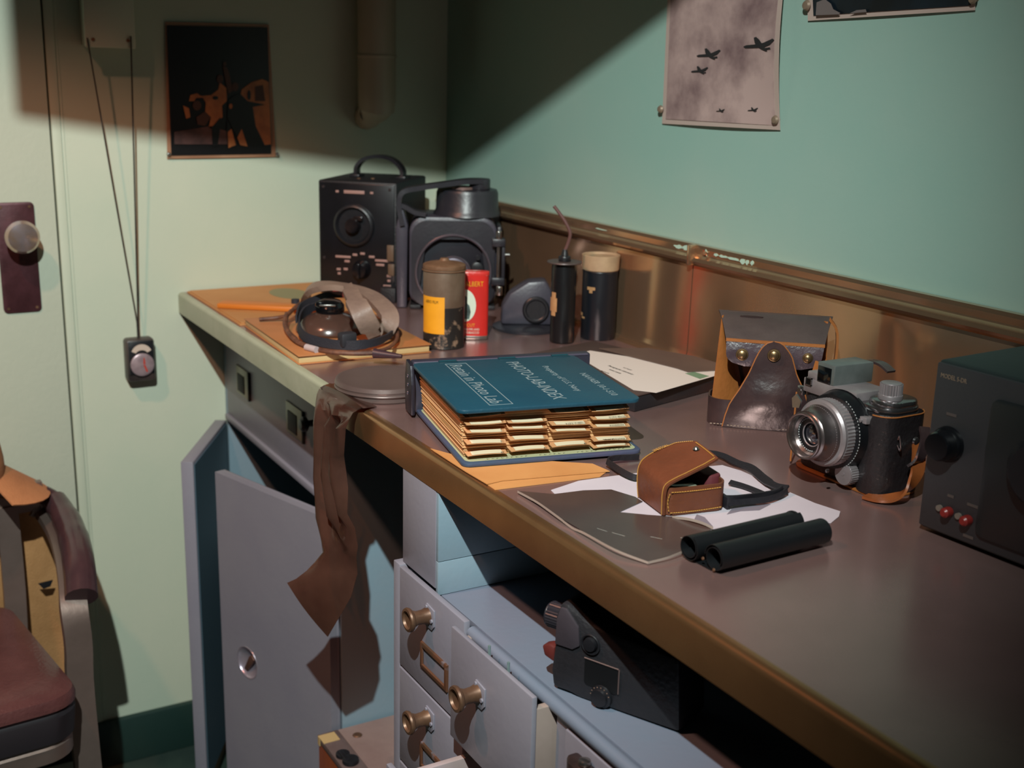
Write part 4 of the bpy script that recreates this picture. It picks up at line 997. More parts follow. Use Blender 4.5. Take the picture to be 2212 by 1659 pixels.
# --- ever-ready case shell
t = thing('leather_camera_case', 'dark leather camera case standing open with brass snaps and front flap', 'camera case', (1.1287, -.2039, CZ), 49)
D = .060; Wd = .150
b = MB()
fl = rrect(0, 0, Wd, D, .022, 7)
n = len(fl); tt = bmesh.new(); o1 = [tt.verts.new((x, y, 0)) for x, y in fl]; o2 = [tt.verts.new((x, y, .034)) for x, y in fl]
for k in range(n): tt.faces.new((o1[k], o1[(k+1) % n], o2[(k+1) % n], o2[k]))
tt.faces.new(o1[::-1]); bmesh.ops.recalc_face_normals(tt, faces=tt.faces); bmesh.ops.solidify(tt, geom=tt.faces[:], thickness=.0022); b.add(tt)
obj('lower_pouch', b, dleath, t)
b = MB(); b.prism(rrect(.012, .030, Wd-.012, .136, .008), -.0025, 0, Matrix(((1, 0, 0, 0), (0, 0, 1, D-.001), (0, 1, 0, 0), (0, 0, 0, 1))), .0008); obj('back_panel', b, M('inner_leather_dark', '3A2418', .7), t)
b = MB()
for s, x in ((0, .006), (1, Wd-.006)):
    rows = []
    for i in range(9):
        u = i/8; z = .012+.120*u
        if s == 0: xa, ya, xb, yb_ = .0045+.006*u, .012+.030*u, .044-.031*u, .046+.006*u
        else: xa, ya, xb, yb_ = x-.004*u, .020+.025*u, x-.010*u, .054
        rows.append([(xa+(xb-xa)*v/4, ya+(yb_-ya)*v/4-.003*math.sin(math.pi*v/4), z) for v in range(5)])
    b = MB(); b.sheet(rows, .002); obj('side_gusset', b, oleath, t)
b = MB(); rows = []
for i in range(7):
    u = i/6; y = .012+.048*u; z = .109+.027*math.sin(u*1.35)/math.sin(1.35)
    x0, x1 = .017-.012*u, Wd-.014+.010*u
    rows.append([(x0+(x1-x0)*v/10, y, z) for v in range(11)])
b.sheet(rows, .0022); obj('top_cover', b, M('dull_leather', '463B38', .5, var='3A302F', vs=14, bump=.5), t)
b = MB(); b.prism([(.0585+.012*math.cos(a)*1.2, .045+.0022*math.sin(a)) for a in [2*math.pi*i/16 for i in range(16)]], 0, .0012, Matrix(((1, 0, 0, -.012), (0, 1, 0, .001), (0, .25, .97, .1200), (0, 0, 0, 1)))); obj('top_slot', b, M('slot_wine', '26100F', .6), t)
b = MB(); b.ribbon([(.017, .011, .1085), (.075, .0105, .1080), (Wd-.014, .011, .1080)], (0, 0, 1), .0035, .003, sub=3); obj('cut_edge', b, oleath, t)
b = MB(); rows = []
for i in range(9):
    u = i/8; k = 0 if u < .5 else (1-math.sqrt(max(0, 1-((u-.5)/.5)**2)))*.022
    z = .1070-.030*u; x0, x1 = .0175+.0015*u+k, Wd-.0145-.004*u-k
    rows.append([(x0+(x1-x0)*v/16, .010-.004*math.sin(u*2.4), z) for v in range(17)])
b.sheet(rows, .0020); obj('snap_flap', b, M('shiny_leather', '4C3E44', .28, var='382C32', vs=22, bump=.6, bs=90, coat=.5), t)
# bell shaped front
pf = [(1560, 923), (1567, 897), (1577, 871), (1598, 841), (1619, 806), (1633, 775), (1641, 760), (1649, 749), (1659, 741), (1671, 738), (1684, 741), (1692, 746), (1701, 757), (1710, 771), (1720, 810), (1736, 845), (1743, 871), (1750, 900), (1757, 939)]
def facept(t_, x, y, off=0):
    a = t_.rotation_euler.z; dr = V((math.cos(a), math.sin(a), 0)); n = V((-math.sin(a), math.cos(a), 0)); o = t_.location+n*off
    r = (x-1106)*RT-(y-829.5)*UP+FPX*FW; w = CAM+r*((o-CAM).dot(n)/r.dot(n)); w = w-t_.location
    return V((w.dot(dr), off, w.z))
pts = [facept(t, x, y, -.002) for x, y in pf]
L_ = pts[:10]; R_ = pts[9:][::-1]
rows = []
zs = [p.z for p in L_]
def interp(ps, z):
    for a_, c_ in zip(ps, ps[1:]):
        if (a_.z-z)*(c_.z-z) <= 0 and abs(a_.z-c_.z) > 1e-9: return a_.x+(c_.x-a_.x)*(z-a_.z)/(c_.z-a_.z)
    return ps[-1].x if z > ps[-1].z else ps[0].x
zt = max(p.z for p in pts)
for i in range(25):
    u = i/24; z = .0005+(zt-.0007)*math.sin(u*math.pi/2); l = interp(L_, z); r = interp(R_, z)
    bul = .010*math.exp(-((z-.040)/.026)**2)
    rows.append([(l+(r-l)*v/14, -.0035-bul*math.sin(math.pi*v/14)**.7, z) for v in range(15)])
b = MB(); b.sheet(rows, .0022); obj('front_flap', b, dleath, t, sharp=60)
b = MB(); e1 = [V((r[0][0]-.0003, r[0][1]+.001, r[0][2])) for r in rows]; e2 = [V((r[-1][0]+.0003, r[-1][1]+.001, r[-1][2])) for r in rows]; b.tube(e1, .0011, 6); b.tube(e2, .0011, 6); obj('flap_edge', b, oleath, t)
b = MB()
for i in range(34): b.box((.006+i*.0042, -.0042 if i > 4 else -.0012, .003), (.0026, .0012, .001))
obj('stitching', b, M('stitch_pale', '8C7A6C', .7), t)
sn = M('snap_brass', '8A7250', .35, .8, var='6E5A40', vs=60)
for px_, py_, off, r_ in ((1603, 766, .006, .0062), (1672, 768, -.0055, .0064), (1745, 774, .006, .0052)):
    p = facept(t, px_, py_, off); b = MB(); b.lathe([(r_*1.25, 0), (r_*1.15, .001), (r_, .0012), (r_*.85, .003), (r_*.5, .0042), (0, .0046)], p, (0, -1, 0), 28); obj('snap', b, sn, t)
b = MB(); b.ribbon([(Wd-.008, .05, .134), (Wd+.002, .052, .118), (Wd+.003, .052, .08), (Wd-.004, .05, .04)], (0, 1, 0), .014, .003, sub=4); obj('side_strap', b, oleath, t)

# --- rangefinder camera in its half case
t = thing('rangefinder_camera', 'black and chrome rangefinder camera with large lens in brown half case', 'camera', (1.276, -.212, CZ), 0)
sil2 = M('satin_silver', 'A29A9C', .38, .55, var='8E8688', vs=30, bump=.05, bs=200)
sild = M('satin_top', '7E8482', .4, .55, var='626A68', vs=18)
b = MB(); b.prism(rrect(.018, .0, .1475, .058, .020, 7), .003, .089, None, .002); obj('body', b, M('camera_leather', '17171A', .5, bump=.6, bs=380), t)
b = MB(); b.prism(rrect(.020, .001, .1465, .057, .019, 7), .089, .0955, None, .002); b.prism(rrect(.106, .004, .1455, .055, .018, 7), .0945, .102, None, .003); tp = obj('top_plate', b, M('bright_silver', 'A09C9E', .2, .95, var='8C888A', vs=20), t)
b = MB(); b.prism([(.026, -.003), (.1045, -.003), (.1045, .045), (.026, .045)], .0885, .1045, None, .0015)
b.prism([(.030, -.002), (.046, -.002), (.046, .044), (.030, .044)], .104, .1125, None, .0015); obj('rangefinder_housing', b, sil2, t)
b = MB(); b.prism([(.045, -.003), (.071, -.003), (.074, .052), (.046, .052)], .104, .1265, None, .0015); fh = obj('finder_hood', b, sild, t)
b = MB(); b.bx((.0475, -.0042, .1055), (.0665, -.0025, .1225), .0004); obj('finder_window', b, M('window_black', '0A0C0E', .1), fh)
b = MB(); b.bx((.0315, -.0042, .098), (.0385, -.0025, .1045)); b.bx((.094, -.0042, .0925), (.1005, -.0025, .0990)); objs('small_window', b, M('window_black', '0A0C0E'), t)
b = MB()
for x0, x1, z0, z1 in ((.0305, .0395, .097, .1055), (.093, .1015, .0915, .1)):
    for q in (((x0, z0), (x1, z0+.001)), ((x0, z1-.001), (x1, z1)), ((x0, z0), (x0+.001, z1)), ((x1-.001, z0), (x1, z1))): b.bx((q[0][0], -.0048, q[0][1]), (q[1][0], -.0028, q[1][1]))
obj('window_frame', b, M('bright_silver', 'A09C9E'), t)
b = MB(); b.knurl((.126, .024, .1065), (0, 0, 1), .0120, .0115, 26, .0010); b.cyl((.126, .024, .1), (.126, .024, .1068), .0128, seg=36, bev=.001); b.cyl((.126, .024, .1175), (.126, .024, .1190), .0108, seg=36, bev=.0006); obj('winding_knob', b, sil2, t)
b = MB(); b.cyl((.038, .012, .112), (.038, .012, .118), .003, seg=14, bev=.001); b.bx((.018, -.004, .083), (.027, .002, .093), .0012); b.cyl((.0225, -.005, .087), (.0225, 0, .087), .0032, seg=14); obj('release_lug', b, M('bright_silver', 'A09C9E'), t)
b = MB(); b.prism([(.098, -.010), (.112, -.013), (.128, -.010), (.131, .002), (.098, .002)], .0775, .0850, None, .0015); b.cyl((.122, -.0135, .081), (.122, -.011, .081), .0022, seg=12); obj('front_lug', b, sil2, t)
lx, lz = .0865, .060
b = MB(); b.lathe([(.0435, 0), (.0435, .004), (.042, .010), (.040, .0175), (.036, .018), (0, .018)], (lx, .001, lz), (0, -1, 0), 64); b.torus((lx+.001, -.003, lz), (0, -1, 0), .0438, .0005, 64, 6); mo = obj('lens_mount', b, M('mount_black', '101114', .32), t)
b = MB()
for i in range(26):
    a = R(-60+5.0*i); b.box((lx+.0405*math.cos(a), -.0155, lz+.0405*math.sin(a)), (.0008, .0006, .0018), rot=Matrix.Rotation(-a, 3, 'Y'))
obj('engraving', b, M('engraved_white', '9A9C9C', .5), mo)
ly = -.018
b = MB(); b.knurl((lx, ly+.001, lz), (0, -1, 0), .0365, .0105, 60, .0008); b.lathe([(.0355, .010), (.036, .0125), (.034, .015), (.031, .0155)], (lx, ly, lz), (0, -1, 0), 64); b.knurl((lx, ly-.0155, lz), (0, -1, 0), .0300, .004, 70, .0005); ls = obj('lens_ring', b, sil2, t)
b = MB(); b.lathe([(.0312, .0150), (.0300, .019), (.0275, .022), (.0262, .030), (.0262, .033), (.0250, .0345), (.0240, .0350), (.0236, .0372), (.0246, .0375), (.0247, .0386), (.0238, .0392), (.0226, .0388), (.0216, .0365), (.0212, .030), (.019, .0275)], (lx, ly, lz), (0, -1, 0), 64); lb = obj('lens_barrel', b, M('barrel_silver', '9A9094', .26, .92, var='86766E', vs=22), t)
b = MB(); b.lathe([(.0222, .0365), (.0212, .029), (.018, .0265), (.0132, .0262), (.0128, .022), (0, .020)], (lx, ly, lz), (0, -1, 0), 56); obj('inner_cone', b, M('lens_black', '0D0E11', .3), lb)
b = MB()
for i in range(22):
    a = R(95+9*i); rr = .0175; b.box((lx+rr*math.cos(a), ly-.0275, lz+rr*math.sin(a)), (.0012, .0006, .0015), rot=Matrix.Rotation(-a, 3, 'Y'))
obj('lens_lettering', b, M('engraved_white', '9A9C9C'), lb)
b = MB(); b.torus((lx, ly-.0255, lz), (0, -1, 0), .0128, .0008, 48); b.torus((lx, ly-.0235, lz), (0, -1, 0), .0095, .0004, 40); obj('retaining_ring', b, sil2, lb)
b = MB(); b.lathe([(.0128, .0228), (.011, .0243), (.007, .0256), (.0035, .0261), (0, .0262)], (lx, ly, lz), (0, -1, 0), 48); obj('lens_glass', b, M('lens_glass_dark', '22242C', .04, coat=1, spec=.9), lb)
b = MB(); b.bx((lx+.0255, ly-.028, lz-.034), (lx+.0285, ly-.024, lz-.030), .001); b.prism([(.0, 0), (.010, .002), (.012, .010), (.004, .016), (-.002, .010)], 0, .002, Matrix(((1, 0, 0, lx-.036), (0, 0, -1, ly-.020), (0, 1, 0, lz+.020), (0, 0, 0, 1)))); obj('shutter_lever', b, M('bright_silver', 'A09C9E'), ls)
b = MB(); b.knurl((.1085, -.004, .0185), (0, -1, 0), .0125, .010, 30, .0008); b.cyl((.1085, -.014, .0185), (.1085, -.0152, .0185), .0118, seg=36); b.cyl((.1085, -.0153, .0185), (.1085, -.0156, .0185), .002, seg=12); b.cyl((.1085, .002, .0185), (.1085, -.005, .0185), .006, seg=16); obj('focus_knob', b, sil2, t)
# half case: tray, end sleeve, straps
b = MB(); b.prism(rrect(.014, -.004, .1515, .062, .022, 7), 0, .0028, None, .0008); obj('case_sole', b, oleath, t)
b = MB(); gp = rrect(.108, -.0055, .1508, .0615, .019, 7); n = len(gp); tt = bmesh.new()
o1 = [tt.verts.new((x, y, .003)) for x, y in gp]; o2 = [tt.verts.new((x, y, .0755 if x < .128 else .0885)) for x, y in gp]
for k in range(n): tt.faces.new((o1[k], o1[(k+1) % n], o2[(k+1) % n], o2[k]))
bmesh.ops.recalc_face_normals(tt, faces=tt.faces); b.add(tt); bmesh.ops.solidify
obj('case_sleeve', b, M('sleeve_dark', '1E1A1C', .42, bump=.6, bs=160, coat=.1), t)
b = MB(); b.tube([(x, y, .0757 if x < .128 else .0888) for x, y in gp[:14]], .0008, 6); b.ribbon([(.028, .012, .088), (.026, .016, .10), (.028, .019, .118)], (1, 0, 0), .016, .0025, sub=3); b.tube([(.018, -.004, .004), (.018, -.004, .085)], .0011, 6); obj('case_edge', b, oleath, t)
b = MB(); b.tube([(.153, .012, .066), (.156, .010, .071), (.157, .012, .060), (.155, .014, .054), (.153, .012, .060)], .0009, 8, sub=4); b.lathe([(0, 0), (.0048, 0), (.004, .002), (0, .003)], (.1515, .040, .060), (1, 0, 0), 20); obj('strap_ring', b, M('bright_silver', 'A09C9E'), t)
b = MB(); b.ribbon([(.152, .044, .058), (.158, .040, .045), (.166, .030, .030), (.168, .016, .016), (.163, .004, .0075), (.152, -.006, .004), (.138, -.010, .003)], [(0, 1, .3), (0, 1, .3), (-.1, 1, .3), (-.2, 1, .3), (-.4, .9, .3), (-.6, .8, .1), (-.6, .8, 0)], .015, .0028, sub=6)
obj('strap', b, M('strap_tan', '96562A', .35, var='7E4422', vs=20, coat=.4), t)
b = MB(); b.ribbon([(.152, .050, .074), (.160, .045, .062), (.164, .034, .046), (.158, .026, .036)], (0, 1, .2), .012, .0028, sub=5); b.ribbon([(.026, .05, .10), (.045, .058, .120), (.072, .062, .124), (.09, .062, .118)], (0, 1, 0), .012, .0025, sub=5); objs('dark_strap', b, dleath, t)

# --- grey instrument box at the right edge
t = thing('signal_generator', 'dark grey instrument box with black knob and red terminals at right edge', 'instrument', (1.5002, -.2393, CZ), 3)
gm = M('instrument_grey', '2E2D2F', .5, var='2A2A2D', vs=10, bump=.1, bs=260)  # panel grey darkened to stand for the light falloff at this end
b = MB(); b.bx((0, 0, .003), (.24, .19, .1715), .004); obj('case', b, M('instrument_case', '1A2424', .55, bump=.1, bs=260), t)
b = MB(); b.bx((.001, -.003, .006), (.239, .001, .169), .002); fp = obj('front_panel', b, gm, t)
b = MB(); b.prism(rrect(.0655, .018, .226, .150, .008), 0, .004, WX(-.003), .001); obj('window_bezel', b, M('bezel_dark', '191D1F', .4), t)
b = MB(); b.lathe([(0, 0), (.034, 0), (.032, .012), (.026, .018), (0, .018)], (.128, -.006, .098), (0, -1, 0), 48); obj('big_dial', b, blackm, t)
b = MB(); b.lathe([(.0175, 0), (.017, .003), (.0145, .006), (.0140, .015), (.0125, .018), (0, .0185)], (.0235, -.003, .094), (0, -1, 0), 36); obj('knob', b, M('knob_gloss2', '0C0D10', .2), t)
for x, z in ((.034, .0300), (.0555, .0290)):
    b = MB(); b.lathe([(0, 0), (.0048, 0), (.0052, .002), (.0048, .008), (.003, .010), (0, .010)], (x, -.003, z), (0, -1, 0), 20); g = obj('red_terminal', b, M('terminal_red', '7A221E', .35), t)
    b = MB(); b.lathe([(0, 0), (.0030, 0), (.0030, .003), (0, .003)], (x-.0105, -.003, z+.0005), (0, -1, 0), 16); obj('terminal_post', b, M('post_cream', '6A6058', .4), g)
et2 = M('etched_buff', '7E6A58', .5)
text('panel_text', 'MODEL 5-DR', .0062, et2, t, (.0065, -.0034, .1555), (1, 0, 0), (0, 0, 1), .8)
b = MB()
for x, z, w in ((.018, .1215, .011), (.030, .044, .007), (.052, .0425, .014), (.052, .0115, .011)): b.bx((x, -.0036, z), (x+w, -.0029, z+.0028))
objs('panel_marking', b, M('etched_dim', '4A413E', .5), t)

# --- white print and dark film sheet under the small brown case
o = thing('white_print', 'large white paper print lying beneath the small brown case', 'paper', (1.36, -.40, CZ), 0)
def GP(o_, x, y, h=0):
    p = ct(x, y, h); return loc_of(o_, V((p.x, p.y, CZ+h)))
def poly(mb, o_, pts, h, th, mi=0):
    q = [GP(o_, x, y, h) for x, y in pts]; mb.prism([(p.x, p.y) for p in q], h, h+th, None, 0, mi)
b = MB(); poly(b, o, [(1190, 1060), (1250, 1040), (1320, 1030), (1385, 1022), (1560, 1006), (1600, 1018), (1700, 1062), (1760, 1088), (1815, 1106), (1812, 1117), (1795, 1131), (1700, 1136), (1500, 1155), (1400, 1140), (1330, 1112), (1250, 1082), (1202, 1072)], 0, .0005)
obj('paper_sheet', b, M('white_paper', 'C4BCC4', .5, var='B8AFB8', vs=5), o)
b = MB(); poly(b, o, [(1585, 1095), (1640, 1085), (1665, 1090), (1640, 1103), (1600, 1105), (1570, 1112)], .0006, .0002); poly(b, o, [(1505, 1112), (1522, 1118), (1540, 1138), (1530, 1143), (1500, 1122)], .0006, .0002)
objs('grey_smudge', b, M('smudge_grey', '7A727C', .5), o)
o = thing('film_sheet', 'curled dark translucent film sheet with raised edges at the front edge', 'film sheet', (1.36, -.48, CZ+.0008), 0)
fpoly = [(1118, 1063), (1196, 1070), (1260, 1062), (1320, 1060), (1372, 1076), (1388, 1086), (1337, 1109), (1400, 1115), (1455, 1119), (1540, 1141), (1490, 1190), (1400, 1217), (1330, 1190), (1262, 1152), (1205, 1118)]
b = MB(); poly(b, o, fpoly, .0002, .0004)
obj('sheet', b, M('film_sheet_brown', '4C3E3A', .28, var='3E3433', vs=5, bump=.1, bs=20, coat=.25), o)
b = MB()
def edge(pts, hs, r):
    q = [GP(o, x, y, h)+V((0, 0, .0006)) for (x, y), h in zip(pts, hs)]
    b.ribbon(q, (0, 0, 1), r, .0004, sub=5)
edge([(1118, 1064), (1160, 1087), (1205, 1119), (1235, 1142), (1262, 1154), (1330, 1191), (1400, 1218)], [.002, .003, .003, .001, .003, .004, .001], .0022)
edge([(1400, 1218), (1445, 1206), (1490, 1188)], [.001, .003, .004], .0022)
edge([(1452, 1119), (1490, 1124), (1520, 1133), (1540, 1143)], [.001, .004, .004, .002], .0026)
objs('curled_edge', b, M('edge_pale', '9C8E84', .3, coat=.5), o)
b = MB()
for a_, c_ in (((1290, 1143), (1312, 1150)), ((1322, 1152), (1350, 1160)), ((1405, 1161), (1430, 1166)), ((1470, 1163), (1482, 1166))):
    p, q = GP(o, *a_, .0008), GP(o, *c_, .0008); b.tube([p, q], .0007, 6)
objs('glint_mark', b, M('mark_white', 'B4B8B0', .4), o)

# --- twin rolled black film
o = thing('rolled_paper', 'pair of joined black paper rolls lying at front of the worktop', 'paper rolls', (1.4900, -.482, CZ), 92)
dk = M('roll_black', '101214', .42, var='15171A', vs=10, bump=.1)
b = MB()
for yy, x0, x1, ph in ((-.0005, -.006, .128, 0), (.0295, -.010, .122, 2)):
    prof = []
    tt = bmesh.new(); A = []; B_ = []
    for i in range(61):
        a = ph+2*math.pi*1.6*i/60; r_ = .0128-.0038*i/60
        A.append(tt.verts.new((x0, yy+r_*math.cos(a), .0130+r_*math.sin(a)))); B_.append(tt.verts.new((x1, yy+r_*math.cos(a), .0130+r_*math.sin(a))))
    for i in range(60): tt.faces.new((A[i], A[i+1], B_[i+1], B_[i]))
    bmesh.ops.recalc_face_normals(tt, faces=tt.faces); bmesh.ops.solidify(tt, geom=tt.faces[:], thickness=.0005); b.add(tt)
    b.cyl((x1-.004, yy, .013), (x1-.002, yy, .013), .0115, seg=24)
b.bx((-.006, .002, .0004), (.124, .028, .0010))
obj('rolls', b, dk, o, sharp=60)
b = MB(); b.lathe([(0, 0), (.0016, 0), (.0012, .001), (0, .001)], (-.0065, .013, .008), (-1, 0, 0), 10); b.lathe([(0, 0), (.0016, 0), (.0012, .001), (0, .001)], (-.0065, -.002, .0028), (-1, 0, 0), 10); objs('eyelet', b, brass, o)

# --- small brown stitched case with its strap
t = thing('brown_leather_case', 'small tan leather case with yellow stitching, lid half open, black strap', 'leather case', (1.3650, -.4470, CZ+.0016), 80)
tan = M('tan_leather', '6C3A24', .48, var='5E321E', vs=14, bump=.4, bs=160)
b = MB(); w_, d_, h_ = .070, .060, .028
fo = rrect(0, 0, w_, d_, .012, 6); n = len(fo); tt = bmesh.new()
lo_ = [tt.verts.new((x, y, 0)) for x, y in fo]; hi_ = [tt.verts.new((x, y, h_+.004*(y/d_))) for x, y in fo]
for k in range(n): tt.faces.new((lo_[k], lo_[(k+1) % n], hi_[(k+1) % n], hi_[k]))
tt.faces.new(lo_[::-1]); bmesh.ops.recalc_face_normals(tt, faces=tt.faces); bmesh.ops.solidify(tt, geom=tt.faces[:], thickness=.0022); b.add(tt)
obj('case_body', b, tan, t)
b = MB(); b.prism(rrect(.003, .003, w_-.003, d_-.003, .010, 5), .003, .016); obj('contents', b, M('meter_dark', '141416', .4), t)
b = MB(); b.bx((.016, .012, .0165), (.042, .022, .024), .001); obj('glass_strip', b, M('pale_glass', '7E8270', .2), t)
b = MB(); b.prism([(x, y) for x, y in rrect(w_-.016, d_*.25, w_+.0025, d_+.002, .008, 5)], .004, .0315, None, .002); obj('wine_lining', b, M('wine_cloth', '5E2228', .7), t)
# lid leather: left side wall plus top
prof = [(-.0012, .001), (-.0018, .012), (-.0018, .024), (.001, .0315), (.010, .036), (.025, .041), (.045, .0475), (.062, .052)]
rows = []
def lw(k, s):     # front and back limits of each profile row
    fr = [.000, -.0005, -.0005, .000, .001, .002, .004, .010][k]; bk = [.058, .060, .061, .063, .068, .072, .070, .056][k]
    return fr+(bk-fr)*s
pr = smooth([V((x, 0, z)) for x, z in prof], 4); nk = len(pr)
for i, p in enumerate(pr):
    k = i/4; k0 = min(6, int(k)); fr = k-k0
    row = []
    for j in range(13):
        s = j/12; y = lw(k0, s)*(1-fr)+lw(k0+1, s)*fr
        row.append((p.x, y, p.z+.006*s*(min(1, max(0, (i-6)/8)))*(1-.4*s)))
    rows.append(row)
b = MB(); b.sheet(rows, .0022); lid = obj('lid', b, tan, t, sharp=60)
yst = M('yellow_stitch', 'B8843A', .7)
def stitch(mb, pts, r=.00055, dash=.0022):
    pts = smooth([V(p) for p in pts], 3); acc = 0
    for a_, c_ in zip(pts, pts[1:]):
        L = (c_-a_).length; k = max(1, int(L/dash))
        for i in range(k):
            p, q = a_.lerp(c_, i/k), a_.lerp(c_, (i+.68)/k); mb.tube([p, q], r, 5)
def lift(r_, j, k=.0016):
    p = V(r_[j]); return p
b = MB()
fro = [V(r_[0])+(V(r_[1])-V(r_[0])).normalized()*.0026 for r_ in rows]; bak = [V(r_[-1])+(V(r_[-2])-V(r_[-1])).normalized()*.0026 for r_ in rows]
outn = []
for i, p in enumerate(pr):
    d_n = (pr[min(i+1, nk-1)]-pr[max(i-1, 0)]).normalized(); outn.append(V((-d_n.z, 0, d_n.x))*.0008)
a_ = [p+n_ for p, n_ in zip(fro, outn)]; c_ = [p+n_ for p, n_ in zip(bak, outn)]
endp = [V(rows[-1][j])+V((-.0028, 0, -.0005))+outn[-1] for j in range(1, 12)]
stitch(b, a_[:-1]); stitch(b, c_[:-1]); stitch(b, endp)
obj('lid_stitching', b, yst, lid)
b = MB(); stitch(b, [(.006, -.0008, h_-.0035), (.020, -.0008, h_-.004), (.040, -.0008, h_-.004), (.062, -.0006, h_-.0035)]); stitch(b, [(.006, -.0008, .003), (.020, -.0008, .0025), (.040, -.0008, .0025), (.064, -.0006, .0035)]); stitch(b, [(.0045, -.0004, h_-.005), (.003, .0004, .014), (.0045, -.0004, .004)])
obj('body_stitching', b, yst, t)
b = MB(); b.lathe([(.0035, 0), (.003, .001), (.0018, .0022), (0, .0026)], V((.052, .038, .0535)), (-.15, -.05, 1), 18); obj('lid_stud', b, chrome, lid)
text('embossing', 'WESTON', .0058, yst, lid, (.018, .064, .0455), (.88, .18, .16), (-.2, 1, .14), .8, .00005)
bl = M('black_strap', '1C1B20', .5, bump=.4, bs=200)
def BP(x, y, h=0):
    p = ct(x, y, h+.0016); return loc_of(t, V((p.x, p.y, CZ+.0016+h)))
b = MB()
b.ribbon([BP(1560, 1078, .006), BP(1592, 1078, .007), BP(1640, 1072, .005), BP(1672, 1066, .006), BP(1690, 1056, .008)], [(0, 0, 1)]*5, .0075, .0022, sub=5)
b.ribbon([BP(1572, 1088, .006), BP(1610, 1084, .005), BP(1655, 1080, .004), BP(1685, 1070, .004), BP(1700, 1060, .005)], [(.1, .3, 1)]*5, .006, .0022, sub=5)
b.ribbon([BP(1520, 975, .002), BP(1560, 985, .003), BP(1590, 1000, .003), BP(1622, 1012, .004), BP(1650, 1035, .004), BP(1675, 1050, .006), BP(1702, 1054, .008)], [(1, .3, .4)]*7, [.006, .008, .009, .010, .010, .008, .007], .0022, sub=5)
b.ribbon([BP(1576, 1042, .003), BP(1610, 1052, .002), BP(1650, 1068, .002)], [(1, .3, .3)]*3, .007, .0018, sub=4)
b.ribbon([BP(1395, 1030, .003), BP(1372, 1032, .004), BP(1345, 1020, .005), BP(1322, 1005, .005), BP(1312, 996, .006), BP(1330, 990, .006), BP(1380, 988, .004)], [(.3, 0, 1)]*7, .0065, .0018, sub=5)
b.bx(BP(1560, 1085, .0)-V((.002, .004, 0)), BP(1572, 1080, .012)+V((.002, .004, 0)), .001)
obj('strap', b, bl, t)

# --- black movie camera on the shelf under the worktop
SZ = .7903
t = thing('movie_camera', 'black cine camera with lens knob on the grey shelf below the worktop', 'movie camera', (1.3483, -.5600, SZ), 25)
mc = M('cine_black', '262529', .5, var='1E1E22', vs=12, bump=.5, bs=160)
b = MB(); b.prism([(.0, .002), (-.003, .02), (.0, .045), (.0, .078), (.006, .094), (.014, .0945), (.028, .086), (.040, .080), (.135, .074), (.14, .002), (.03, .0), (.02, .002)], 0, .055, Matrix(((1, 0, 0, 0), (0, 0, 1, 0), (0, 1, 0, 0), (0, 0, 0, 1))), .004); obj('body', b, mc, t)
b = MB(); b.prism([(.002, .050), (.003, .077), (.007, .0905), (.014, .0905), (.028, .075), (.030, .056), (.022, .050)], 0, .003, WX(.0005), .0012); obj('front_plate', b, M('cine_grey', '3C363C', .45, bump=.3), t)
b = MB(); b.cyl((.004, .024, .066), (-.006, .024, .066), .0105, seg=28, bev=.001); b.knurl((-.005, .024, .066), (-1, 0, 0), .0135, .014, 28, .0006); b.cyl((-.019, .024, .066), (-.0215, .024, .066), .0125, seg=28, bev=.001); obj('lens', b, M('lens_blackgrey', '242228', .35), t)
b = MB(); b.prism([(-.002, -.010), (-.014, -.006), (-.017, .004), (-.008, .008), (-.002, .006)], 0, .012, Matrix(((1, 0, 0, 0), (0, 0, 1, .004), (0, 1, 0, .036), (0, 0, 0, 1))), .002); obj('red_catch', b, M('catch_red', '5A2420', .5), t)
b = MB(); b.torus((.042, -.002, .062), (0, -1, 0), .0095, .0012, 32); b.lathe([(0, 0), (.0075, 0), (.0065, .005), (0, .006)], (.042, 0, .062), (0, -1, 0), 28); obj('side_knob', b, blackm, t)
b = MB(); b.prism(rrect(.036, .018, .074, .046, .004), 0, .0015, WX(.0005)); obj('name_plate', b, M('plate_dark', '121315', .4), t)
b = MB()
for q in ([(.036, .046), (.074, .0455)], [(.0745, .045), (.0745, .020)]): b.tube([(q[0][0], -.0015, q[0][1]), (q[1][0], -.0015, q[1][1])], .0007, 6)
objs('plate_edge', b, M('edge_worn', '5A4A48', .5), t)
b = MB(); b.lathe([(0, 0), (.012, 0), (.0115, .003), (.009, .004), (.0085, .007), (0, .0075)], (.056, 0, .011), (0, -1, 0), 32); obj('speed_dial', b, blackm, t)
b = MB()
for i in range(8): a = R(20+i*22); b.box((.056+.0102*math.cos(a), -.0034, .011+.0102*math.sin(a)), (.0012, .0008, .0008))
obj('dial_marks', b, M('mark_brown', '7A6458', .5), t)

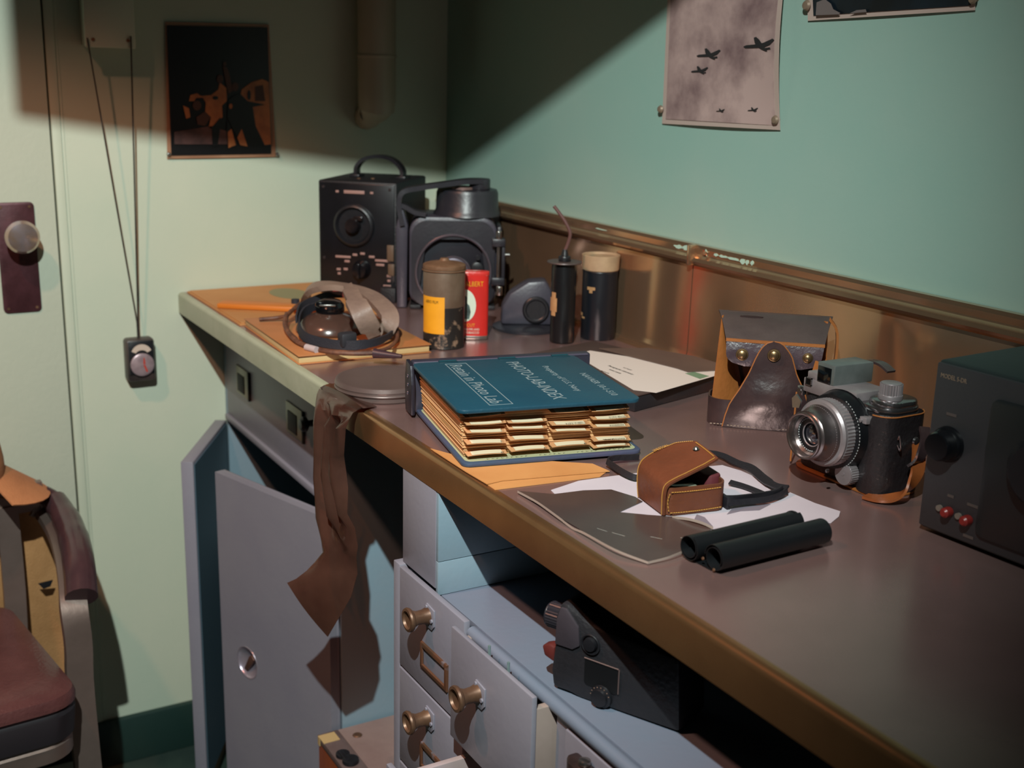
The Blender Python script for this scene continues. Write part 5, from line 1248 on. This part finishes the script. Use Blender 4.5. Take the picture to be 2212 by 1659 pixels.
# ================================================================ lights, shade panel, camera
LP = V((2.2, -1.3, 2.3))
def lamp(name, kind, loc, col, power, size, tgt=None, ang=90, blend=.5):
    l = bpy.data.lights.new(name, kind); l.energy = power; l.color = col
    if kind == 'AREA': l.size = size
    else: l.shadow_soft_size = size
    if kind == 'SPOT': l.spot_size = R(ang); l.spot_blend = blend
    o = bpy.data.objects.new(name, l); COL.objects.link(o); o.location = loc
    if tgt is not None: o.rotation_euler = (V(tgt)-V(loc)).to_track_quat('-Z', 'Y').to_euler()
    return o
# unseen panel under the ceiling, added so its sloping edge shades the upper walls
A0, B0 = V((0, -.815, 1.288)), V((.739, 0, 1.481))
k = .45
A1 = LP.lerp(A0, k); B1 = LP.lerp(B0, k); dAB = (B1-A1); B2 = B1+dAB*.9
b = MB()
nrm = V((-dAB.y, dAB.x, 0)).normalized()*-.012
b.loft([[A1, A1+nrm, V((A1.x, A1.y, CEIL))+nrm, V((A1.x, A1.y, CEIL))], [B2, B2+nrm, V((B2.x, B2.y, CEIL))+nrm, V((B2.x, B2.y, CEIL))]])
tag(obj('shadow_panel', b, M('shadow_panel_grey', '5A5A54', .6)), kind='structure')
lamp('ceiling_lamp', 'SPOT', LP, (.90, 1.0, .96), 235, .012, (.57, -.58, .90), 67, .9)
lamp('warm_lamp', 'SPOT', (1.02, -1.45, 2.32), (1.0, .42, .26), 44, .035, (.62, -.80, 0), 77, .30)
w = bpy.data.worlds.new('world'); SC.world = w; w.use_nodes = True
w.node_tree.nodes['Background'].inputs[0].default_value = (.030, .034, .036, 1); w.node_tree.nodes['Background'].inputs[1].default_value = 1.3

cd = bpy.data.cameras.new('camera'); cam = bpy.data.objects.new('camera', cd); COL.objects.link(cam)
m = Matrix((RT, UP, -FW)).transposed().to_4x4(); m.translation = CAM; cam.matrix_world = m
cd.sensor_width = 36; cd.lens = FPX/2212*36; cd.clip_start = .02
cd.dof.use_dof = True; cd.dof.focus_distance = 1.36; cd.dof.aperture_fstop = 6.3
SC.camera = cam
SC.view_settings.view_transform = 'Standard'; SC.view_settings.look = 'None'
SC.view_settings.gamma = 1; SC.view_settings.use_curve_mapping = False; SC.view_settings.exposure = 0
SC.cycles.max_bounces = 8; SC.cycles.sample_clamp_indirect = 4
